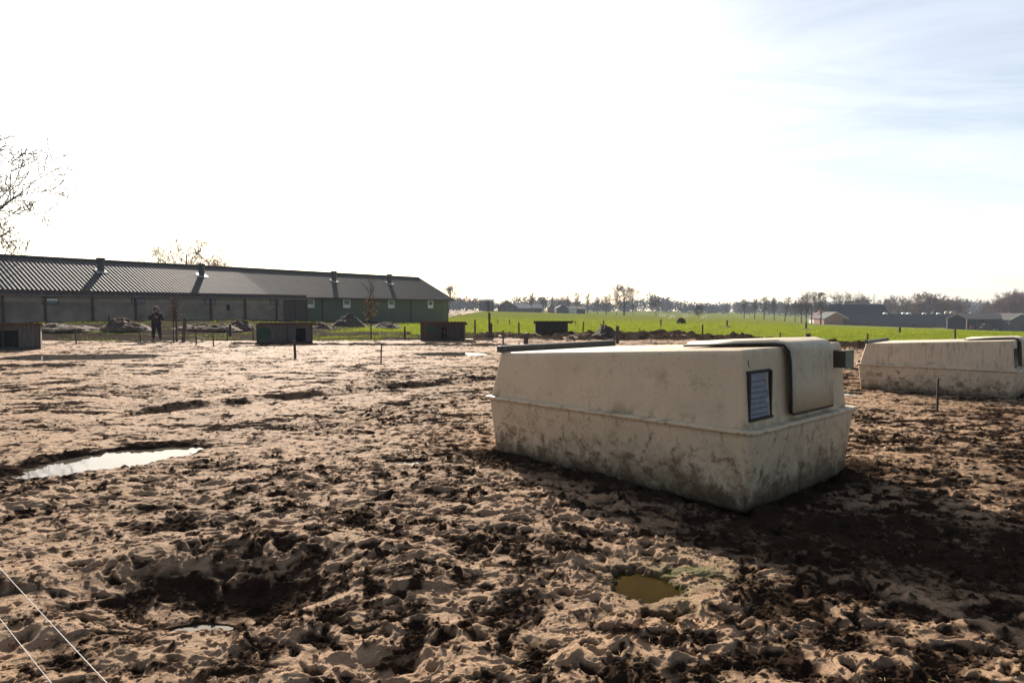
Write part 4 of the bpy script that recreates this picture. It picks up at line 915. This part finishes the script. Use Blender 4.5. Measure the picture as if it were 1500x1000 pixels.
for px, lb in ((1386.5, 'left one of the two upright beige silos'), (1394.5, 'right one of the two upright beige silos')):
    c = at(px, 464, Yf+12); o = MB().tube([(0, 0, -7), (0, 0, 0), (0, 0, 1.7), (0, 0, 2.1), (0, 0, 2.35)], [.95, .95, .95, .7, .15], 14).build('feed_silo', M['beige'], None, True); o.location = c; tag(o, lb, 'silo', 'beige feed silos')
t, win = house('blue_shed', 'narrow dark blue shed between the long brick shed and the pole barn', 'shed', 1410, 1422, 240, 4.3, 5.6, 9, M['bluegrey'], M['tile'], 'x', base=H-(484-HY)/F*240)
MB().box((0, -.05, 2), (1.6, .06, 3)).build('door', M['black'], t)
# open pole barn
Yp = 225; zb = gz((1450-750)/F*Yp, Yp); zb = H-(485.5-HY)/F*Yp
xl = (1416-750)/F*Yp; xr = (1477-750)/F*Yp; xe = (1515-750)/F*Yp
t = thing('pole_barn', 'open-fronted barn on posts with a brown roof at the right edge', 'barn', (xl, Yp, zb))
wd = xr-xl; hE = (485.5-467.5)/F*Yp; hR = (485.5-460)/F*Yp
MB().prism([(0, -.5, hE-.1), (0, 5, hR), (0, 10.5, hE-.1), (0, 10.5, hE+.1), (0, 5, hR+.2), (0, -.5, hE+.1)], None, (wd+.3, 0, 0)).build('roof', M['tilebrown'], t)
MB().box((wd/2, 10, hE/2), (wd, .2, hE)).box((wd/2, 5, .05), (wd, 10, .1)).build('rear_wall', M['black'], t)
for k in range(5): MB().box((wd*k/4, 0, hE/2), (.28, .28, hE)).build('post', M['greywall'] if k else M['gutter'], t)
MB().box((wd/2, -.52, hE), (wd+.4, .1, .3)).build('fascia', M['greywall'], t)
t2, win = house('barn_wing', 'grey gabled wing at the right end of the open pole barn', 'barn', 1479, 1512, Yp-4, hE, hR+.25, 12, M['greywall'], M['tilebrown'], 'y', base=zb, extras='white_verge')
win(2.5, 2, 1, 1)
def crate_thing(name, label, cat, px, py, w_, h_, m, Y, fn=None):
    c = at(px, py, Y); o = MB().box((0, 0, h_/2), (w_, w_*.8, h_)).box((0, -.02, h_), (w_*1.05, w_*.84, .08)).box((-w_*.3, -w_*.42, h_/2), (.08, .06, h_)).box((w_*.3, -w_*.42, h_/2), (.08, .06, h_)).build(name, m, None, bevel=.02); o.location = c; tag(o, label, cat)
crate_thing('straw_bale', 'pale beige bale under the right end of the pole barn roof', 'bale', 1467.5, 482, 1.5, 1.5, M['straw'], Yp+2)
crate_thing('storage_bin', 'low whitish bin on the floor of the pole barn, left of the bale', 'bin', 1459, 485, 1.4, .8, M['white'], Yp+1.5)
crate_thing('storage_bin', 'red machine box standing in the middle of the pole barn', 'machine', 1447, 484, 1.6, 1.8, M['red'], Yp+3)
crate_thing('storage_bin', 'red crate deep in the left bay of the pole barn', 'crate', 1423.5, 484, 1.1, 1.5, M['red'], Yp+3)
for px, py, lb in ((1440.5, 475, 'white drum high on a rack in the pole barn'), (1437, 479, 'white drum lower on the rack in the pole barn')):
    c = at(px, py, Yp+2.5); o = MB().tube([(0, 0, -.35), (0, 0, -.3), (0, 0, .3), (0, 0, .35)], [.3, .55, .55, .3], 12).build('drum', M['white'], None, True); o.location = c; tag(o, lb, 'drum')
rk = thing('storage_rack', 'dark rack holding the white drums inside the pole barn', 'rack', (at(1438.7, 485, Yp+2.5)))
c0 = at(1438.7, 485.5, Yp+2.5)
for x in (-1.0, 1.0): MB().box((x, 0, 1.4), (.08, .5, 2.8)).build('upright', M['darksteel'], rk)
MB().box((-.35, 0, .85), (2.0, .9, .08)).build('shelf', M['darksteel'], rk); MB().box((.35, 0, 1.75), (2.0, .9, .08)).build('shelf', M['darksteel'], rk)

# ------------------------------------------------------------ far woods (stuff)
def woods():
    rn = np.random.RandomState(3); V = []; Fc = []; k = 0
    for i in range(620):
        u = rn.uniform(-.30, .85); Y = rn.uniform(560, 900); X = u*Y; g0 = gz(X, Y)
        hpx = np.interp(750+u*F, [500, 650, 745, 830, 905, 955, 985, 1060, 1130, 1200, 1500], [16, 18, 21, 17, 11, 22, 17, 11, 14, 15, 14])*(.75+.35*math.sin(u*41)*.5+rn.uniform(-.2, .2))
        ztop = H+hpx/F*Y*1.0; h = max(ztop-g0, 5); r = rn.uniform(4, 8); n = 130
        d = rn.normal(size=(n, 3)); d /= np.linalg.norm(d, axis=1)[:, None]; d *= rn.rand(n, 1)**.4
        c = np.stack([X+d[:, 0]*r, Y+d[:, 1]*r, g0+h*.52+d[:, 2]*h*.50], 1)
        a = rn.normal(size=(n, 3)); a /= np.linalg.norm(a, axis=1)[:, None]; b = np.cross(a, rn.normal(size=(n, 3))); b /= np.linalg.norm(b, axis=1)[:, None]
        s = rn.uniform(.5, 1.3, (n, 1)); V.append(np.stack([c-a*s, c+b*s*.6, c+a*s, c-b*s*.6], 1).reshape(-1, 3)); Fc.append(np.arange(k, k+4*n).reshape(-1, 4)); k += 4*n
    V = np.concatenate(V); Fc = np.concatenate(Fc)
    return mesh_obj('far_woods', V.tolist(), Fc.tolist(), M['woods'])
tag(woods(), 'hazy blue-grey band of woodland along the horizon', 'woodland', kind='stuff')

# ------------------------------------------------------------ grass blades near enough to read
def blades():
    rn = np.random.RandomState(5); N = 420000
    Y = 1/rn.uniform(1/150., 1/30., N); X = rn.uniform(-.85, .85, N)*Y
    Z, dm, gr, al = terrain(X, Y); keep = rn.rand(N) < gr*.9*np.clip((150-Y)/75, 0, 1); X, Y, Z = X[keep], Y[keep], Z[keep]; n = len(X)
    h = rn.uniform(.05, .13, n)*np.clip(Y/45, .8, 1.5); wd = .008*Y/30; a = rn.rand(n)*6.28; lx = rn.normal(0, .35, n)*h; ly = rn.normal(0, .35, n)*h
    dxx = np.cos(a)*wd; dyy = np.sin(a)*wd
    V = np.stack([np.stack([X-dxx, Y-dyy, Z-.01], 1), np.stack([X+dxx, Y+dyy, Z-.01], 1), np.stack([X+lx, Y+ly, Z+h], 1)], 1).reshape(-1, 3)
    me = bpy.data.meshes.new('grass'); me.vertices.add(len(V)); me.vertices.foreach_set('co', V.astype(np.float32).ravel())
    me.loops.add(3*n); me.loops.foreach_set('vertex_index', np.arange(3*n, dtype=np.int32)); me.polygons.add(n); me.polygons.foreach_set('loop_start', np.arange(0, 3*n, 3, dtype=np.int32)); me.update(calc_edges=True)
    o = bpy.data.objects.new('grass', me); C.objects.link(o); me.materials.append(M['grassblade']); return tag(o, 'short bright green grass covering the field', 'grass', kind='stuff')
blades()

# ------------------------------------------------------------ loose crumbs of soil, straw
def crumbs():
    rn = np.random.RandomState(8); N = 110000; s_ = 1.5
    Y = 1/rn.uniform(1/17., 1/3.9, N)-s_*0; Y = Y-1.2; X = rn.uniform(-.85, .85, N)*(Y+1.2)
    Z, dm, gr, al = terrain(X, Y)
    keep = (rn.rand(N) < .10+.7*dm**1.5) & (Z > -.2); q = np.stack([X-O1[0], Y-O1[1]]); a = q[0]*L1[0]+q[1]*L1[1]; b = q[0]*W1[0]+q[1]*W1[1]
    keep &= ~((a > 0) & (a < 3.1) & (b > 0) & (b < 2.03))
    for nm, cx, cy, rx, ry, an, lv in PUD: keep &= bowl(X, Y, cx, cy, rx, ry, an) > 1.25
    X, Y, Z, dm = X[keep], Y[keep], Z[keep], dm[keep]; n = len(X)
    t = (1+5**.5)/2; ico = np.array([(-1, t, 0), (1, t, 0), (-1, -t, 0), (1, -t, 0), (0, -1, t), (0, 1, t), (0, -1, -t), (0, 1, -t), (t, 0, -1), (t, 0, 1), (-t, 0, -1), (-t, 0, 1)])/1.9
    fc = np.array([(0, 11, 5), (0, 5, 1), (0, 1, 7), (0, 7, 10), (0, 10, 11), (1, 5, 9), (5, 11, 4), (11, 10, 2), (10, 7, 6), (7, 1, 8), (3, 9, 4), (3, 4, 2), (3, 2, 6), (3, 6, 8), (3, 8, 9), (4, 9, 5), (2, 4, 11), (6, 2, 10), (8, 6, 7), (9, 8, 1)])
    r = .0035+.0135*rn.rand(n)**3.2; an = rn.rand(n)*6.28
    v = ico[None]*(1+rn.uniform(-.35, .35, (n, 12, 1)))*np.stack([r*rn.uniform(.9, 1.6, n), r*rn.uniform(.7, 1.1, n), r*rn.uniform(.5, .9, n)], 1)[:, None, :]
    c, s = np.cos(an)[:, None], np.sin(an)[:, None]; x = v[..., 0]*c-v[..., 1]*s; y = v[..., 0]*s+v[..., 1]*c
    V = np.stack([x+X[:, None], y+Y[:, None], v[..., 2]+(Z+r*.25)[:, None]], 2).reshape(-1, 3); Fv = (fc[None]+(np.arange(n)*12)[:, None, None]).reshape(-1).astype(np.int32)
    me = bpy.data.meshes.new('loose_soil'); me.vertices.add(len(V)); me.vertices.foreach_set('co', V.astype(np.float32).ravel()); me.loops.add(len(Fv)); me.loops.foreach_set('vertex_index', Fv)
    me.polygons.add(len(Fv)//3); me.polygons.foreach_set('loop_start', np.arange(0, len(Fv), 3, dtype=np.int32)); me.update(calc_edges=True)
    at_ = me.attributes.new('damp_shade', 'FLOAT', 'POINT'); at_.data.foreach_set('value', np.repeat(np.clip(dm+.1, 0, 1), 12).astype(np.float32))
    o = bpy.data.objects.new('loose_soil', me); C.objects.link(o); me.materials.append(ground.data.materials[0]); tag(o, 'crumbs of dark soil scattered over the trampled paddock', 'soil', kind='stuff')
    # straw and pale stalks
    m = MB(); rr = random.Random(4)
    N = 260; Ys = np.array([1/rr.uniform(1/12., 1/2.7) for _ in range(N)]); Xs = np.array([rr.uniform(-.8, .8) for _ in range(N)])*Ys; Zs = terrain(Xs, Ys)[0]
    for x, y, z in zip(Xs, Ys, Zs):
        a = rr.uniform(0, 3.14); L = rr.uniform(.02, .09); d = Vector((math.cos(a)*L, math.sin(a)*L, rr.uniform(-.15, .35)*L)); p = Vector((x, y, z+.006))
        m.tube([p-d*.5, p+Vector((0, 0, .004)), p+d*.5], [.0012, .0014, .0008], 3)
    tag(m.build('straw_litter', M['straw']), 'short pale stalks strewn over the mud', 'straw', kind='stuff')
crumbs()

# ------------------------------------------------------------ person
def skin_obj(name, joints, edges, mt, parent, sub=1, root=0):
    me = bpy.data.meshes.new(name); me.from_pydata([j[:3] for j in joints], edges, []); o = bpy.data.objects.new(name, me); C.objects.link(o); o.parent = parent
    m = o.modifiers.new('skin', 'SKIN'); m.use_smooth_shade = True
    for i, j in enumerate(joints):
        sv = me.skin_vertices[0].data[i]; sv.radius = (j[3], j[4] if len(j) > 4 else j[3]); sv.use_root = (i == root)
    s_ = o.modifiers.new('sub', 'SUBSURF'); s_.levels = sub; s_.render_levels = sub
    me.materials.append(mt); return o
pp = gp(229, 499)
pt = thing('person', 'person in a dark hooded coat standing at the back fence, hand raised to face', 'person', (pp.x, pp.y, pp.z), .15)
J = [(0, 0, .93, .15, .11), (0, 0, 1.12, .14, .10), (0, 0, 1.32, .17, .11), (0, .0, 1.44, .07), (0, -.02, 1.53, .062), (0, -.03, 1.62, .095, .105), (0, -.03, 1.70, .06),
     (-.11, 0, .86, .095), (-.14, -.01, .50, .065), (-.15, .01, .10, .042), (-.16, -.12, .05, .04),
     (.11, 0, .86, .095), (.15, .0, .50, .065), (.19, .02, .10, .042), (.22, -.11, .05, .04),
     (-.20, 0, 1.38, .065), (-.27, -.10, 1.14, .048), (-.17, -.26, 1.38, .034), (-.13, -.27, 1.44, .036),
     (.20, 0, 1.38, .065), (.30, -.02, 1.12, .048), (.12, -.22, 1.22, .034), (.05, -.25, 1.24, .036)]
E = [(0, 1), (1, 2), (2, 3), (3, 4), (4, 5), (5, 6), (0, 7), (7, 8), (8, 9), (9, 10), (0, 11), (11, 12), (12, 13), (13, 14), (2, 15), (15, 16), (16, 17), (17, 18), (2, 19), (19, 20), (20, 21), (21, 22)]
for hb, sg in ((18, 1), (22, -1)):                    # five bent fingers on each hand
    hx, hy, hz_ = J[hb][:3]
    for k, (ox, ln_) in enumerate(((-.024, .05), (-.008, .06), (.008, .057), (.024, .045), (.034*sg, .035))):
        n0 = len(J); J.append((hx+ox, hy-.012, hz_+ln_*.6, .0095)); J.append((hx+ox, hy-.005+.02, hz_+ln_+.015, .008)); E += [(hb, n0), (n0, n0+1)]
skin_obj('body', J, E, M['skin'], pt, 1)
skin_obj('coat', [(0, 0, .76, .25, .17), (0, 0, 1.0, .25, .17), (0, 0, 1.22, .25, .18), (0, 0, 1.40, .21, .16), (-.22, 0, 1.36, .12), (-.29, -.10, 1.13, .10), (-.185, -.245, 1.35, .075), (.22, 0, 1.36, .12), (.33, -.02, 1.11, .10), (.14, -.20, 1.21, .075)],
         [(0, 1), (1, 2), (2, 3), (3, 4), (4, 5), (5, 6), (3, 7), (7, 8), (8, 9)], M['coat'], pt, 2)
skin_obj('trousers', [(0, 0, .92, .19, .14), (-.11, 0, .84, .13), (-.14, -.01, .50, .105), (-.15, .01, .13, .08), (.11, 0, .84, .13), (.15, 0, .50, .105), (.19, .02, .13, .08)], [(0, 1), (1, 2), (2, 3), (0, 4), (4, 5), (5, 6)], M['jeans'], pt, 2)
skin_obj('boots', [(-.15, .01, .16, .06), (-.15, .01, .06, .055), (-.165, -.15, .045, .045)], [(0, 1), (1, 2)], M['boot'], pt, 2)
skin_obj('boots', [(.19, .02, .16, .06), (.19, .02, .06, .055), (.225, -.14, .045, .045)], [(0, 1), (1, 2)], M['boot'], pt, 2)
# hood: a shell open at the front, and its pale furry edge
hd = MB(); rings = []
for k, (y, r) in enumerate(((-.10, .125), (-.06, .145), (.0, .155), (.06, .145), (.11, .10), (.13, .03))):
    rings.append([Vector((r*math.cos(a_)*.92, y-.01, 1.60+r*1.12*math.sin(a_))) for a_ in [2*math.pi*i/18 for i in range(18)]])
hd.loft(rings, cap0=False, cap1=True); hoodo = hd.build('hood', M['coat'], pt, True); sm = hoodo.modifiers.new('solid', 'SOLIDIFY'); sm.thickness = .015
tr_ = [Vector((.125*math.cos(a_)*.95, -.115, 1.60+.142*math.sin(a_))) for a_ in [2*math.pi*i/20 for i in range(21)]]
MB().tube(tr_, .022, 6).build('hood_trim', M['fur'], hoodo, True)
fc = MB()
for sx in (-1, 1): fc.tube([(sx*.033, -.128, 1.635), (sx*.033, -.138, 1.633)], [.014, .006], 8)
fc.tube([(-.025, -.124, 1.565), (.025, -.124, 1.565)], .006, 6); fc.build('eyes_and_mouth', M['hair'], pt)
MB().tube([(0, -.12, 1.63), (0, -.15, 1.595), (0, -.125, 1.585)], [.008, .016, .008], 6).build('nose', M['skin'], pt, True)
MB().loft([[Vector((.1*math.cos(a_), -.03+.1*math.sin(a_), z_)) for a_ in [2*math.pi*i/14 for i in range(14)]] for z_ in (1.64, 1.70, 1.73)]).build('hair', M['hair'], pt, True)
MB().box((-.125, -.30, 1.47), (.075, .012, .15)).build('phone', M['darksteel'], None, bevel=.003)
ph = bpy.data.objects['phone']; ph.location = pt.location; ph.rotation_euler = pt.rotation_euler; tag(ph, 'small dark phone held up to the face by the hooded person', 'phone')

# ------------------------------------------------------------ haze
hz = MB().box((100, 440, 15), (1900, 1000, 60)).build('haze', None); tag(hz, kind='stuff', label='thin pale haze over the fields', cat='haze')
hm = bpy.data.materials.new('haze'); hm.use_nodes = True; n = hm.node_tree; n.nodes.clear()
pv = n.nodes.new('ShaderNodeVolumePrincipled'); pv.inputs['Color'].default_value = (.70, .82, 1, 1); pv.inputs['Density'].default_value = .00026; pv.inputs['Anisotropy'].default_value = 0
ou = n.nodes.new('ShaderNodeOutputMaterial'); n.links.new(pv.outputs[0], ou.inputs['Volume']); hz.data.materials.append(hm)
